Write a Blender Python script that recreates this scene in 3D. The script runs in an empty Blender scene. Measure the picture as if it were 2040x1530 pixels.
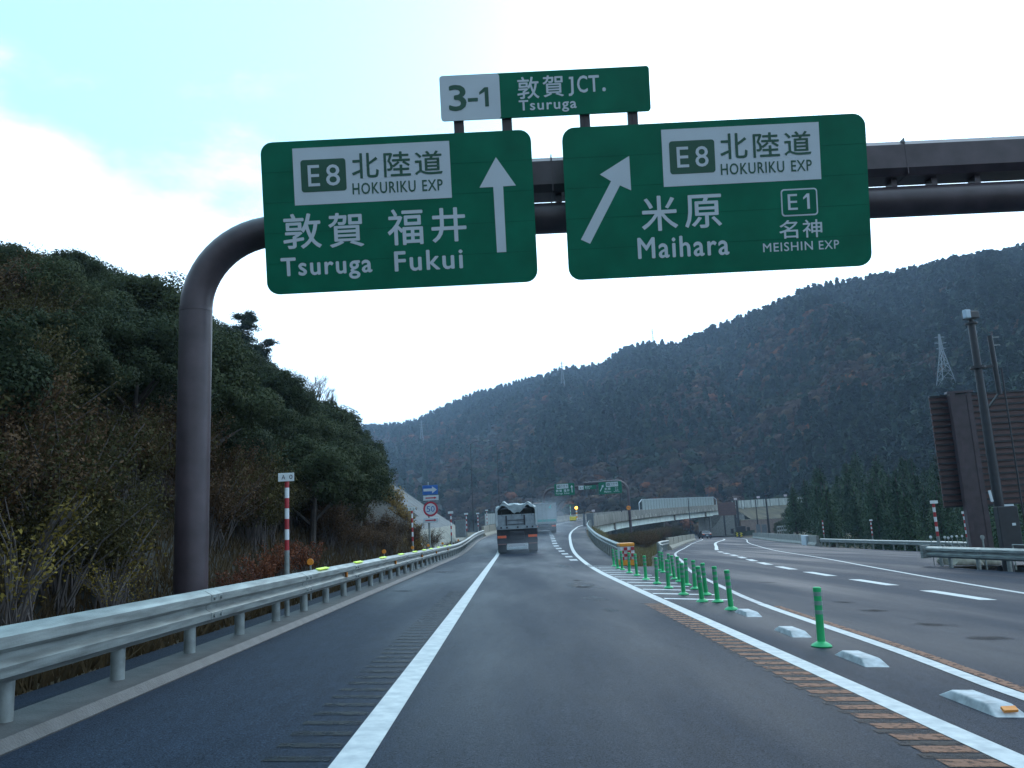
import bpy, bmesh, math, random
import numpy as np
from mathutils import Vector, Matrix, noise as mnoise
SC = bpy.context.scene
COL = SC.collection
rnd = random.Random(7)
# ------------------------------------------------------------------ camera, world, sun, exposure
F, PITCH, ROLL, YAW, EYE = 1650.0, math.radians(10.24), math.radians(2.87), math.radians(-.45), 1.25
RV = Matrix.Rotation(YAW, 3, 'Z') @ Matrix.Rotation(math.pi/2 + PITCH, 3, 'X')
RC = RV @ Matrix.Rotation(-ROLL, 3, 'Z')
cam_d = bpy.data.cameras.new('camera'); cam = bpy.data.objects.new('camera', cam_d); COL.objects.link(cam)
cam_d.sensor_width = 36; cam_d.lens = 36*F/2040; cam_d.clip_start = .1; cam_d.clip_end = 9000
cam.matrix_world = Matrix.Translation((0, 0, EYE)) @ RC.to_4x4()
SC.camera = cam
SC.view_settings.view_transform = 'Standard'; SC.view_settings.look = 'None'
SC.view_settings.exposure = 0.4; SC.view_settings.gamma = 1.0
SUN_EL, SUN_AZ = math.radians(32), math.radians(22)      # azimuth to the right of straight ahead (+Y)
W = bpy.data.worlds.new('World'); SC.world = W; W.use_nodes = True
nt = W.node_tree; nt.nodes.clear()
def N(t, typ, **k):
    n = t.nodes.new(typ)
    for a, b in k.items(): setattr(n, a, b)
    return n
def ramp(t, pts, interp='LINEAR'):
    r = N(t, 'ShaderNodeValToRGB'); e = r.color_ramp.elements; r.color_ramp.interpolation = interp
    while len(e) < len(pts): e.new(.5)
    for q, (p, c) in zip(e, pts):
        q.position = p; q.color = (c if isinstance(c, (tuple, list)) else (c, c, c)) + ((1,) if not isinstance(c, (tuple, list)) or len(c) == 3 else ())
    return r
sky = N(nt, 'ShaderNodeTexSky', sky_type='NISHITA', sun_disc=False)
sky.sun_elevation = SUN_EL; sky.sun_rotation = SUN_AZ; sky.air_density = 1.0; sky.dust_density = 1.5; sky.ozone_density = 1.0
tc = N(nt, 'ShaderNodeTexCoord'); sep = N(nt, 'ShaderNodeSeparateXYZ'); nt.links.new(tc.outputs['Generated'], sep.inputs[0])
mp = N(nt, 'ShaderNodeMapping'); mp.inputs['Scale'].default_value = (1.0, 1.0, 2.2); mp.inputs['Location'].default_value = (.35, .1, .2)
nt.links.new(tc.outputs['Generated'], mp.inputs[0])
ns = N(nt, 'ShaderNodeTexNoise'); ns.inputs['Scale'].default_value = 3.1; ns.inputs['Detail'].default_value = 8; ns.inputs['Roughness'].default_value = .56
nt.links.new(mp.outputs[0], ns.inputs['Vector'])
hz = N(nt, 'ShaderNodeMapRange'); hz.inputs[1].default_value = .14; hz.inputs[2].default_value = .55; hz.inputs[3].default_value = .32; hz.inputs[4].default_value = -.12
nt.links.new(sep.outputs['Z'], hz.inputs[0])
ad = N(nt, 'ShaderNodeMath', operation='ADD'); nt.links.new(ns.outputs['Fac'], ad.inputs[0]); nt.links.new(hz.outputs[0], ad.inputs[1])
rx = N(nt, 'ShaderNodeMapRange'); rx.inputs[1].default_value = -.3; rx.inputs[2].default_value = .6; rx.inputs[3].default_value = .02; rx.inputs[4].default_value = .17
nt.links.new(sep.outputs['X'], rx.inputs[0])
ad2 = N(nt, 'ShaderNodeMath', operation='ADD'); nt.links.new(ad.outputs[0], ad2.inputs[0]); nt.links.new(rx.outputs[0], ad2.inputs[1])
# a gap in the cloud high ahead, left of the middle
gd = N(nt, 'ShaderNodeVectorMath', operation='DOT_PRODUCT'); gd.inputs[1].default_value = (-.100, .815, .571)
gn = N(nt, 'ShaderNodeVectorMath', operation='NORMALIZE'); nt.links.new(tc.outputs['Generated'], gn.inputs[0]); nt.links.new(gn.outputs[0], gd.inputs[0])
gr_ = N(nt, 'ShaderNodeMapRange', interpolation_type='SMOOTHSTEP'); gr_.inputs[1].default_value = .90; gr_.inputs[2].default_value = .995; gr_.inputs[3].default_value = .05; gr_.inputs[4].default_value = -.20
nt.links.new(gd.outputs['Value'], gr_.inputs[0])
ad3 = N(nt, 'ShaderNodeMath', operation='ADD'); nt.links.new(ad2.outputs[0], ad3.inputs[0]); nt.links.new(gr_.outputs[0], ad3.inputs[1])
msk = ramp(nt, [(.34, 0.0), (.60, 1.0)], 'EASE'); nt.links.new(ad3.outputs[0], msk.inputs[0])
# the sky is brightest round the veiled sun ahead and dim behind the camera
SD = Vector((math.sin(SUN_AZ)*math.cos(SUN_EL), math.cos(SUN_AZ)*math.cos(SUN_EL), math.sin(SUN_EL)))
nrm = N(nt, 'ShaderNodeVectorMath', operation='NORMALIZE'); nt.links.new(tc.outputs['Generated'], nrm.inputs[0])
dt = N(nt, 'ShaderNodeVectorMath', operation='DOT_PRODUCT'); dt.inputs[1].default_value = SD; nt.links.new(nrm.outputs[0], dt.inputs[0])
gl_ = N(nt, 'ShaderNodeMapRange', interpolation_type='SMOOTHSTEP'); gl_.inputs[1].default_value = -.7; gl_.inputs[2].default_value = .95; gl_.inputs[3].default_value = .42; gl_.inputs[4].default_value = 1.75
nt.links.new(dt.outputs['Value'], gl_.inputs[0])
def sm(k):
    q = N(nt, 'ShaderNodeMath', operation='MULTIPLY'); q.inputs[1].default_value = k; nt.links.new(gl_.outputs[0], q.inputs[0]); return q.outputs[0]
b1 = N(nt, 'ShaderNodeBackground'); b1.inputs['Strength'].default_value = .05; nt.links.new(sky.outputs[0], b1.inputs[0])
b1b = N(nt, 'ShaderNodeBackground'); b1b.inputs[0].default_value = (.27, .66, .84, 1); nt.links.new(sm(.82), b1b.inputs[1])
b1s = N(nt, 'ShaderNodeAddShader'); nt.links.new(b1.outputs[0], b1s.inputs[0]); nt.links.new(b1b.outputs[0], b1s.inputs[1])
b2 = N(nt, 'ShaderNodeBackground'); b2.inputs[0].default_value = (.62, .82, 1, 1); nt.links.new(sm(1.30), b2.inputs[1])
mx = N(nt, 'ShaderNodeMixShader'); nt.links.new(msk.outputs[0], mx.inputs[0]); nt.links.new(b1s.outputs[0], mx.inputs[1]); nt.links.new(b2.outputs[0], mx.inputs[2])
wo = N(nt, 'ShaderNodeOutputWorld'); nt.links.new(mx.outputs[0], wo.inputs[0])
sl = bpy.data.lights.new('sun', 'SUN'); sl.energy = .5; sl.angle = math.radians(30); sl.color = (1, .97, .93)
so = bpy.data.objects.new('sun', sl); COL.objects.link(so); so.location = (0, 0, 60)
sd = SD
so.rotation_euler = sd.to_track_quat('Z', 'Y').to_euler()
SC.render.engine = 'CYCLES'; SC.cycles.use_denoising = True; SC.cycles.max_bounces = 6; SC.cycles.diffuse_bounces = 3
SC.cycles.volume_bounces = 1; SC.cycles.transparent_max_bounces = 8
# ------------------------------------------------------------------ photo geometry helpers: pixel -> place in the world
CAMP = Vector((0, 0, EYE))
def ray(u, v): return RC @ Vector(((u-1020)/F, -(v-765)/F, -1.0))
def at(u, v, Y): d = ray(u, v); return CAMP + d*(Y/d.y)
def atx(u, v, x): d = ray(u, v); return CAMP + d*(x/d.x)
def on(u, v, s=.05): d = ray(u, v); return CAMP + d*(-EYE/(d.z + s*d.x))
def lerp(pts, q):
    if q <= pts[0][0]: return pts[0][1]
    for (a, b), (c, d) in zip(pts, pts[1:]):
        if q <= c: return b + (d-b)*(q-a)/(c-a)
    return pts[-1][1]
def spl(pts, q):                                          # smooth (Catmull-Rom) interpolation
    n = len(pts)
    if q <= pts[0][0]: return pts[0][1]
    if q >= pts[-1][0]: return pts[-1][1]
    for i in range(n-1):
        if q <= pts[i+1][0]:
            x0, y0 = pts[i]; x1, y1 = pts[i+1]; h = x1-x0; t = (q-x0)/h
            m0 = (y1-pts[i-1][1])/(x1-pts[i-1][0]) if i > 0 else (y1-y0)/h
            m1 = (pts[i+2][1]-y0)/(pts[i+2][0]-x0) if i+2 < n else (y1-y0)/h
            return (2*t**3-3*t*t+1)*y0 + (t**3-2*t*t+t)*h*m0 + (-2*t**3+3*t*t)*y1 + (t**3-t*t)*h*m1
def sst(a, b, q): t = min(1, max(0, (q-a)/(b-a))); return t*t*(3-2*t)
# ------------------------------------------------------------------ road geometry
RZ = [(-60, 0), (42, 0), (50, .04), (60, .28), (70, .63), (80, .95), (90, 1.25), (112, 1.85), (143, 2.95), (170, 3.75), (205, 4.7), (235, 5.5), (270, 6.3)]
def zramp(x, Y):
    s = .05*(1-sst(33, 52, Y))
    return spl(RZ, Y) + (-s*x if x > 0 else -.05*x)
def zright(x, Y): return -(.05-.01*sst(60, 135, Y))*max(-60, min(x, 48))
LINE_R = [(-20, 2.78), (25, 2.79), (37.5, 3.1), (50, 3.55), (65, 4.4), (80, 5.45), (95, 6.95), (113, 9.3), (130, 14.2), (143, 18.9), (160, 26), (176, 33.2), (205, 48.7), (235, 66), (262, 84)]
EDGE_R = [(-20, 4.4), (33, 4.5), (40, 4.75), (50, 5.2), (65, 6.0), (80, 7.0), (95, 8.4), (113, 10.6), (130, 15.6), (143, 20.4), (160, 27.6), (176, 34.9), (205, 50.4), (235, 67.8), (262, 86)]
EDGE_L = [(-20, -2.97), (60, -2.97), (75, -2.7), (90, -1.6), (105, .6), (120, 3.6), (135, 7.2), (150, 12), (165, 17.6), (185, 27.5), (210, 41), (240, 58), (270, 76)]
RR_L = [(-20, 3.0), (6.8, 3.9), (9.2, 4.1), (15.3, 4.41), (20.2, 4.92), (29, 6.0), (38, 7.55), (54.2, 10.35), (75, 15.2), (100, 21.2), (135, 30.2), (156, 34.8), (185, 39.5), (215, 42), (262, 43)]
RR_R = [(-20, 8.2), (6, 9.2), (18.3, 10.88), (30.1, 13.18), (44.4, 16.18), (62.3, 19.5), (80, 23.4), (105, 29.2), (135, 37.3), (156, 42.2), (185, 47), (215, 49), (262, 50)]
RR_C = [(-20, 8.2), (6, 8.5), (17, 9.1), (22, 9.36), (27, 9.65), (31.5, 10.08), (36, 10.65), (40, 11.3), (50, 13.0), (62, 15.0), (80, 19.2), (105, 25.2), (135, 33.8), (156, 38.5), (185, 43.2), (262, 46)]
RE_R = [(-20, 17.3), (28, 16.8), (33, 16.5), (33.6, 20), (40, 26), (46, 29.3), (60, 29.6), (82, 29.6), (95, 32.2), (110, 34.4), (140, 40.8), (160, 45.4), (190, 50), (262, 53)]
def ground_z(x, Y):
    re = spl(EDGE_R, Y); fall = 1-sst(104, 128, Y)
    zl = zramp(min(x, re), Y); zr = zright(x, Y)
    if Y > 100: zl = zl*fall + (zright(max(x, 0), Y)-.4)*(1-fall)
    w = sst(re+.3, re+4.5, x)
    z = zl*(1-w) + zr*w
    return z - 1.2*sst(200, 300, Y) - 2*sst(60, 120, x) - .16
# ------------------------------------------------------------------ materials
MATS = {}
def mat(name, col, rough=.6, var=.18, scale=6.0, metal=0.0, bump=0.0, bscale=60.0, col2=None, spec=.5, stretch=None, obj=True):
    if name in MATS: return MATS[name]
    m = bpy.data.materials.new(name); m.use_nodes = True; t = m.node_tree; p = t.nodes['Principled BSDF']
    p.inputs['Roughness'].default_value = rough; p.inputs['Metallic'].default_value = metal; p.inputs['Specular IOR Level'].default_value = spec
    c = N(t, 'ShaderNodeTexCoord'); mpn = N(t, 'ShaderNodeMapping'); t.links.new(c.outputs['Object'], mpn.inputs[0])
    if stretch: mpn.inputs['Scale'].default_value = stretch
    n = N(t, 'ShaderNodeTexNoise'); n.inputs['Scale'].default_value = scale; n.inputs['Detail'].default_value = 6; t.links.new(mpn.outputs[0], n.inputs['Vector'])
    a = tuple(min(1, q*(1-var)) for q in col); b = col2 or tuple(min(1, q*(1+var)) for q in col)
    r = ramp(t, [(.3, a), (.7, b)]); t.links.new(n.outputs['Fac'], r.inputs[0]); t.links.new(r.outputs[0], p.inputs['Base Color'])
    if bump:
        n2 = N(t, 'ShaderNodeTexNoise'); n2.inputs['Scale'].default_value = bscale; n2.inputs['Detail'].default_value = 4; t.links.new(c.outputs['Object'], n2.inputs['Vector'])
        bn = N(t, 'ShaderNodeBump'); bn.inputs['Strength'].default_value = bump; bn.inputs['Distance'].default_value = .02
        t.links.new(n2.outputs['Fac'], bn.inputs['Height']); t.links.new(bn.outputs[0], p.inputs['Normal'])
    MATS[name] = m; return m
def foliage(name, c1, c2, attr=False, trans=.25):
    m = bpy.data.materials.new(name); m.use_nodes = True; t = m.node_tree; p = t.nodes['Principled BSDF']; out = t.nodes['Material Output']
    p.inputs['Roughness'].default_value = .75; p.inputs['Specular IOR Level'].default_value = .07
    if attr:
        a = N(t, 'ShaderNodeAttribute', attribute_name='tint'); col = a.outputs['Color']
    else:
        oi = N(t, 'ShaderNodeObjectInfo'); g = N(t, 'ShaderNodeNewGeometry')
        mul = N(t, 'ShaderNodeMath', operation='MULTIPLY'); mul.inputs[1].default_value = .55; t.links.new(oi.outputs['Random'], mul.inputs[0])
        mul2 = N(t, 'ShaderNodeMath', operation='MULTIPLY'); mul2.inputs[1].default_value = .45; t.links.new(g.outputs['Random Per Island'], mul2.inputs[0])
        s = N(t, 'ShaderNodeMath', operation='ADD'); t.links.new(mul.outputs[0], s.inputs[0]); t.links.new(mul2.outputs[0], s.inputs[1])
        r = ramp(t, [(0, c1), (1, c2)]); t.links.new(s.outputs[0], r.inputs[0]); col = r.outputs[0]
    t.links.new(col, p.inputs['Base Color'])
    if trans:
        tr = N(t, 'ShaderNodeBsdfTranslucent'); t.links.new(col, tr.inputs[0])
        ms = N(t, 'ShaderNodeMixShader'); ms.inputs[0].default_value = trans
        t.links.new(p.outputs[0], ms.inputs[1]); t.links.new(tr.outputs[0], ms.inputs[2]); t.links.new(ms.outputs[0], out.inputs[0])
    MATS[name] = m; return m
def asphalt(name):
    m = bpy.data.materials.new(name); m.use_nodes = True; t = m.node_tree; p = t.nodes['Principled BSDF']; p.inputs['Specular IOR Level'].default_value = .2
    c = N(t, 'ShaderNodeTexCoord')
    def nz(scale, det, st=None, rough=.5):
        q = N(t, 'ShaderNodeMapping'); t.links.new(c.outputs['Object'], q.inputs[0])
        if st: q.inputs['Scale'].default_value = st
        n = N(t, 'ShaderNodeTexNoise'); n.inputs['Scale'].default_value = scale; n.inputs['Detail'].default_value = det; n.inputs['Roughness'].default_value = rough; t.links.new(q.outputs[0], n.inputs['Vector']); return n
    def mul(a, b):
        k = N(t, 'ShaderNodeMix', data_type='RGBA', blend_type='MULTIPLY'); k.inputs[0].default_value = 1; t.links.new(a, k.inputs[6]); t.links.new(b, k.inputs[7]); return k.outputs[2]
    big = nz(.4, 5, (1, .16, 1)); fine = nz(95, 4, None, .75); mid = nz(9, 6, (1, .22, 1), .65); grit = nz(38, 3, None, .7)
    r1 = ramp(t, [(.3, (.0085, .0150, .0275)), (.7, (.0150, .0245, .0430))]); t.links.new(big.outputs['Fac'], r1.inputs[0])
    r2 = ramp(t, [(.34, .35), (.52, .95), (.70, 2.1)]); t.links.new(fine.outputs['Fac'], r2.inputs[0])
    r3 = ramp(t, [(.3, .78), (.7, 1.22)]); t.links.new(mid.outputs['Fac'], r3.inputs[0])
    r4 = ramp(t, [(.34, .7), (.66, 1.3)]); t.links.new(grit.outputs['Fac'], r4.inputs[0])
    t.links.new(mul(mul(mul(r1.outputs[0], r2.outputs[0]), r3.outputs[0]), r4.outputs[0]), p.inputs['Base Color'])
    rr = ramp(t, [(.34, .40), (.60, .66)]); t.links.new(big.outputs['Fac'], rr.inputs[0]); t.links.new(rr.outputs[0], p.inputs['Roughness'])
    sp = ramp(t, [(.35, .02), (.65, .17)]); t.links.new(fine.outputs['Fac'], sp.inputs[0]); t.links.new(sp.outputs[0], p.inputs['Specular IOR Level'])
    b = N(t, 'ShaderNodeBump'); b.inputs['Strength'].default_value = .6; b.inputs['Distance'].default_value = .008
    t.links.new(fine.outputs['Fac'], b.inputs['Height']); t.links.new(b.outputs[0], p.inputs['Normal'])
    MATS[name] = m; return m
def soft(name, col, rough, spec, amount, scale=14, attr=True):
    """a worn or wet film on the road that thins out towards its rim"""
    m = bpy.data.materials.new(name); m.use_nodes = True; t = m.node_tree; p = t.nodes['Principled BSDF']; out = t.nodes['Material Output']
    p.inputs['Base Color'].default_value = col+(1,); p.inputs['Roughness'].default_value = rough; p.inputs['Specular IOR Level'].default_value = spec
    c = N(t, 'ShaderNodeTexCoord'); n = N(t, 'ShaderNodeTexNoise'); n.inputs['Scale'].default_value = scale; n.inputs['Detail'].default_value = 6; n.inputs['Roughness'].default_value = .65; t.links.new(c.outputs['Object'], n.inputs['Vector'])
    r = ramp(t, [(.30, 0.0), (.52, amount)]); f = r.outputs[0]
    if attr:
        a = N(t, 'ShaderNodeAttribute', attribute_name='fade'); s_ = N(t, 'ShaderNodeMath', operation='ADD'); k = N(t, 'ShaderNodeMath', operation='MULTIPLY_ADD'); k.inputs[1].default_value = .55; k.inputs[2].default_value = -.16
        t.links.new(a.outputs['Fac'], k.inputs[0]); t.links.new(k.outputs[0], s_.inputs[0]); t.links.new(n.outputs['Fac'], s_.inputs[1]); t.links.new(s_.outputs[0], r.inputs[0]); r.color_ramp.elements[0].position = .45; r.color_ramp.elements[1].position = .75
    else: t.links.new(n.outputs['Fac'], r.inputs[0])
    tr = N(t, 'ShaderNodeBsdfTransparent'); ms = N(t, 'ShaderNodeMixShader'); t.links.new(f, ms.inputs[0]); t.links.new(tr.outputs[0], ms.inputs[1]); t.links.new(p.outputs[0], ms.inputs[2]); t.links.new(ms.outputs[0], out.inputs[0])
    MATS[name] = m; return m
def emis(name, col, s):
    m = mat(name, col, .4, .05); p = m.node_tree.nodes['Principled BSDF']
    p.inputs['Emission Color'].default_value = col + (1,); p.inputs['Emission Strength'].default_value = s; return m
def metal_board(name, c1, c2): return mat(name, c1, .55, .2, 3, 0, .1, 20, c2)
M_ASPH = asphalt('wet_asphalt')
M_WHITE = mat('road_paint_white', (.40, .42, .43), .55, .0, 9, 0, .25, 120, (.60, .61, .60), spec=.25)
M_ORANGE = soft('road_paint_orange', (.25, .125, .08), .7, .15, .9, 16, False)
M_RUMB = soft('rumble_groove', (.003, .004, .006), .5, .12, .8, 7, False)
M_WET = soft('wet_patch', (.006, .008, .011), .6, .05, .62, 3)
M_DAMP = soft('drying_edge', (.03, .037, .048), .22, .5, .7, 4)
M_CONC = mat('concrete', (.20, .20, .185), .75, .3, 3, 0, .3, 40)
M_KERB = mat('kerb_concrete', (.055, .055, .056), .6, .3, 5, 0, .3, 50)
M_BARR = mat('barrier_concrete', (.27, .25, .20), .75, .28, 1.5, 0, .2, 30, stretch=(3, 3, .6))
M_GALV = mat('galvanised_steel', (.225, .25, .245), .48, .42, 2.2, .3, .12, 40, stretch=(3, .8, 9))
M_GALVD = mat('galvanised_post', (.25, .275, .27), .45, .25, 9, .4, .1, 40)
M_BROWN = mat('brown_painted_steel', (.068, .050, .058), .38, .25, 3, .1, .05, 30)
M_BOARD = mat('brown_sign_back', (.115, .060, .056), .45, .22, 4, .1)
M_DARK = mat('dark_steel', (.022, .023, .028), .4, .2, 5, .1)
M_SGREEN = mat('sign_green', (.002, .135, .075), .5, .16, 1.6, spec=.15)
M_SWHITE = mat('sign_white', (.56, .62, .67), .4, .05, 2)
M_SDGREEN = mat('sign_dark_green', (.012, .085, .05), .4, .1, 2)
M_DGREEN = mat('delineator_green', (.02, .42, .14), .42, .18, 6)
M_BAND = mat('reflective_band', (.20, .30, .27), .3, .2, 8, .2)
M_RED = mat('pole_red', (.36, .022, .03), .42, .15, 5)
M_PWHITE = mat('pole_white', (.66, .70, .72), .42, .1, 5)
M_OREFL = mat('orange_reflector', (.80, .27, .03), .35, .12, 12)
M_YREFL_GLOW = emis('lime_reflector_glow', (.62, .90, .08), .25)  # faint glow put into the stickers, which are not lamps
M_BLUE = mat('sign_blue', (.02, .12, .42), .4, .1, 3)
M_SRED = mat('sign_red', (.42, .02, .05), .4, .1, 3)
M_TARP = mat('tarpaulin', (.27, .32, .34), .55, .3, 3, 0, .3, 8)
M_TRK = mat('truck_grey', (.24, .28, .31), .45, .22, 4)
M_TRKD = mat('truck_dark', (.028, .030, .040), .45, .25, 4)
M_RUB = mat('tyre_rubber', (.015, .015, .017), .75, .2, 9)
M_TAIL = mat('tail_lamp', (.85, .14, .05), .3, .1, 9)
M_BOXG = mat('box_body', (.30, .33, .35), .5, .12, 3)
M_TEAL = mat('teal_stripe', (.03, .28, .24), .5, .12, 3)
M_STEELW = mat('girder_paint', (.78, .84, .78), .45, .16, 1.2, stretch=(1, 1, .4))
M_PARA = mat('parapet_concrete', (.20, .19, .165), .8, .35, 1.1, 0, .2, 30, (.27, .26, .23), stretch=(1.2, 1.2, .25))
M_STREAK = mat('lime_streak', (.58, .57, .5), .8, .2, 5)
M_GLASSP = mat('noise_panel', (.38, .44, .44), .35, .15, 2, .1)
M_RUST = mat('brown_wall', (.20, .15, .13), .8, .2, 2)
M_YEL = mat('yellow_plastic', (.80, .62, .02), .4, .15, 6)
M_OPL = mat('orange_plastic', (.80, .30, .03), .4, .1, 6)
M_LAMPO = emis('amber_lamp', (1.0, .42, .05), 6.0)
M_CAR = mat('car_paint', (.02, .025, .04), .25, .1, 4)
M_GLASS = mat('dark_glass', (.03, .035, .045), .12, .1, 3)
M_BARK = mat('bark', (.055, .045, .04), .85, .3, 7, 0, .5, 30)
M_TWIG = mat('twig', (.09, .075, .07), .85, .3, 7)
M_SHOT = mat('shotcrete', (.105, .112, .115), .85, .28, 1.2, 0, .5, 9)
M_SHOTB = mat('shotcrete_pale', (.19, .185, .155), .85, .25, 1.5, 0, .5, 9)
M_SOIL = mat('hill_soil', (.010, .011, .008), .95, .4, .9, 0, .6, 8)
M_VERGE = mat('verge_soil', (.085, .062, .038), .95, .45, 1.6, 0, .8, 14, (.12, .085, .05))
M_FIELD = mat('rough_ground', (.065, .062, .036), .95, .45, .35, 0, .6, 5, (.13, .105, .062))
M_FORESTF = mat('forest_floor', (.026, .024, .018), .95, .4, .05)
F_EVER = foliage('evergreen_leaves', (.020, .032, .018), (.060, .074, .034))
F_CEDAR = foliage('cedar_needles', (.018, .042, .026), (.045, .080, .040))
F_PINE = foliage('pine_needles', (.026, .040, .026), (.055, .075, .042))
F_YEL = foliage('yellow_leaves', (.07, .052, .018), (.24, .18, .04))
F_GOLD = foliage('golden_leaves', (.17, .105, .03), (.36, .24, .07))
F_RED = foliage('red_leaves', (.09, .032, .02), (.22, .080, .04))
F_OLIVE = foliage('olive_leaves', (.03, .033, .014), (.09, .075, .03))
F_BROWN = foliage('brown_leaves', (.05, .032, .02), (.14, .085, .045))
F_GRASS = foliage('dry_grass', (.045, .034, .018), (.13, .09, .05))
F_FAR = foliage('mountain_leaves', None, None, True, .15)
# ------------------------------------------------------------------ mesh builder
def root_loc(o):
    while o and o.parent: o = o.parent
    return Vector(o.location) if o else Vector()
def put(o, parent=None):
    COL.objects.link(o)
    if parent: o.parent = parent
    return o
class MB:
    def __init__(s): s.v = []; s.f = []; s.mi = []; s.cur = 0
    def add(s, vs, fs):
        b = len(s.v); s.v += [tuple(q) for q in vs]; s.f += [tuple(i+b for i in q) for q in fs]; s.mi += [s.cur]*len(fs); return s
    def quad(s, a, b, c, d): return s.add((a, b, c, d), ((0, 1, 2, 3),))
    def box(s, c, d, rz=0.0, top=1.0, M=None):
        x, y, z = d[0]/2, d[1]/2, d[2]/2
        vs = [Vector((i*x*(top if k > 0 else 1), j*y*(top if k > 0 else 1), k*z)) for k in (-1, 1) for j in (-1, 1) for i in (-1, 1)]
        if rz: vs = [Matrix.Rotation(rz, 3, 'Z') @ q for q in vs]
        if M is not None: vs = [M @ q for q in vs]
        c = Vector(c); vs = [q+c for q in vs]
        return s.add(vs, ((0, 2, 3, 1), (4, 5, 7, 6), (0, 1, 5, 4), (2, 6, 7, 3), (0, 4, 6, 2), (1, 3, 7, 5)))
    def bbox(s, c, d, bev=.02, rz=0.0):                  # bevelled box
        bm = bmesh.new(); bmesh.ops.create_cube(bm, size=1.0)
        bmesh.ops.scale(bm, vec=d, verts=bm.verts); bmesh.ops.bevel(bm, geom=list(bm.edges), offset=bev, segments=2, profile=.5, affect='EDGES')
        if rz: bmesh.ops.rotate(bm, matrix=Matrix.Rotation(rz, 3, 'Z'), verts=bm.verts)
        bmesh.ops.translate(bm, vec=c, verts=bm.verts); bm.verts.index_update()
        s.add([q.co.copy() for q in bm.verts], [[q.index for q in f.verts] for f in bm.faces]); bm.free(); return s
    def cyl(s, p0, p1, r0, r1=None, n=12, cap=True): return s.tube([p0, p1], [r0, r1 if r1 is not None else r0], n, cap)
    def tube(s, pts, r, n=12, cap=True):
        pts = [Vector(p) for p in pts]; rs = r if isinstance(r, (list, tuple)) else [r]*len(pts); vs = []; fs = []; up = None
        for i, p in enumerate(pts):
            t = (pts[min(i+1, len(pts)-1)]-pts[max(i-1, 0)]).normalized()
            if up is None: up = t.orthogonal().normalized()
            up = (up - t*up.dot(t)).normalized(); w = t.cross(up)
            vs += [p + (up*math.cos(2*math.pi*k/n)+w*math.sin(2*math.pi*k/n))*rs[i] for k in range(n)]
        for i in range(len(pts)-1):
            for k in range(n): fs.append((i*n+k, i*n+(k+1) % n, (i+1)*n+(k+1) % n, (i+1)*n+k))
        if cap: fs.append(tuple(range(n-1, -1, -1))); fs.append(tuple(range((len(pts)-1)*n, len(pts)*n)))
        return s.add(vs, fs)
    def lathe(s, c, prof, n=16, axis='Z'):
        c = Vector(c); vs = []; fs = []
        for r, z in prof:
            for k in range(n):
                a = 2*math.pi*k/n; q = Vector((r*math.cos(a), r*math.sin(a), z))
                if axis == 'Y': q = Vector((q.x, -q.z, q.y))
                if axis == 'X': q = Vector((q.z, q.y, q.x))
                vs.append(c+q)
        for i in range(len(prof)-1):
            for k in range(n): fs.append((i*n+k, i*n+(k+1) % n, (i+1)*n+(k+1) % n, (i+1)*n+k))
        fs.append(tuple(range(n-1, -1, -1))); fs.append(tuple(range((len(prof)-1)*n, len(prof)*n)))
        return s.add(vs, fs)
    def prism(s, poly, z0, z1):                           # polygon in local XY, thick in local z
        n = len(poly); vs = [(x, y, z0) for x, y in poly]+[(x, y, z1) for x, y in poly]
        return s.add(vs, [tuple(range(n-1, -1, -1)), tuple(range(n, 2*n))]+[(i, (i+1) % n, n+(i+1) % n, n+i) for i in range(n)])
    def prismy(s, poly, y0, y1):                          # polygon in world XZ, thick along Y
        n = len(poly); vs = [(x, y0, z) for x, z in poly]+[(x, y1, z) for x, z in poly]
        return s.add(vs, [tuple(range(n)), tuple(range(2*n-1, n-1, -1))]+[(i, n+i, n+(i+1) % n, (i+1) % n) for i in range(n)])
    def sweep(s, prof, path, cap=True, closed=True):      # prof: (offset to the right of travel, z); path: ground points
        path = [Vector(p) for p in path]; n = len(prof); vs = []; fs = []
        for i, p in enumerate(path):
            t = path[min(i+1, len(path)-1)]-path[max(i-1, 0)]; t.z = 0; t.normalize(); rt = Vector((t.y, -t.x, 0))
            vs += [p + rt*o + Vector((0, 0, z)) for o, z in prof]
        for i in range(len(path)-1):
            for k in range(n if closed else n-1): fs.append((i*n+k, i*n+(k+1) % n, (i+1)*n+(k+1) % n, (i+1)*n+k))
        if cap and closed: fs.append(tuple(range(n-1, -1, -1))); fs.append(tuple(range((len(path)-1)*n, len(path)*n)))
        return s.add(vs, fs)
    def build(s, name, mats, parent=None, smooth=False, local=False):
        me = bpy.data.meshes.new(name)
        off = Vector() if (local or not parent) else root_loc(parent)
        me.from_pydata([(q[0]-off.x, q[1]-off.y, q[2]-off.z) for q in s.v], [], s.f)
        ml = mats if isinstance(mats, (list, tuple)) else [mats]
        for m in ml: me.materials.append(m)
        if len(ml) > 1: me.polygons.foreach_set('material_index', s.mi)
        bm = bmesh.new(); bm.from_mesh(me)
        if len(bm.faces) < 20000 and not getattr(s, 'nofix', False): bmesh.ops.recalc_face_normals(bm, faces=bm.faces)
        if smooth:
            for e in bm.edges:
                if len(e.link_faces) == 2 and e.calc_face_angle(0) > math.radians(38): e.smooth = False
            for f in bm.faces: f.smooth = True
        bm.to_mesh(me); bm.free(); me.update()
        return put(bpy.data.objects.new(name, me), parent)
def thing(name, label, cat, loc=(0, 0, 0), group=None):
    o = bpy.data.objects.new(name, None); o.empty_display_size = .3; o.location = loc; COL.objects.link(o)
    o['label'] = label; o['category'] = cat
    if group: o['group'] = group
    return o
def tag(o, label, cat, group=None):
    o['label'] = label; o['category'] = cat
    if group: o['group'] = group
    return o
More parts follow.
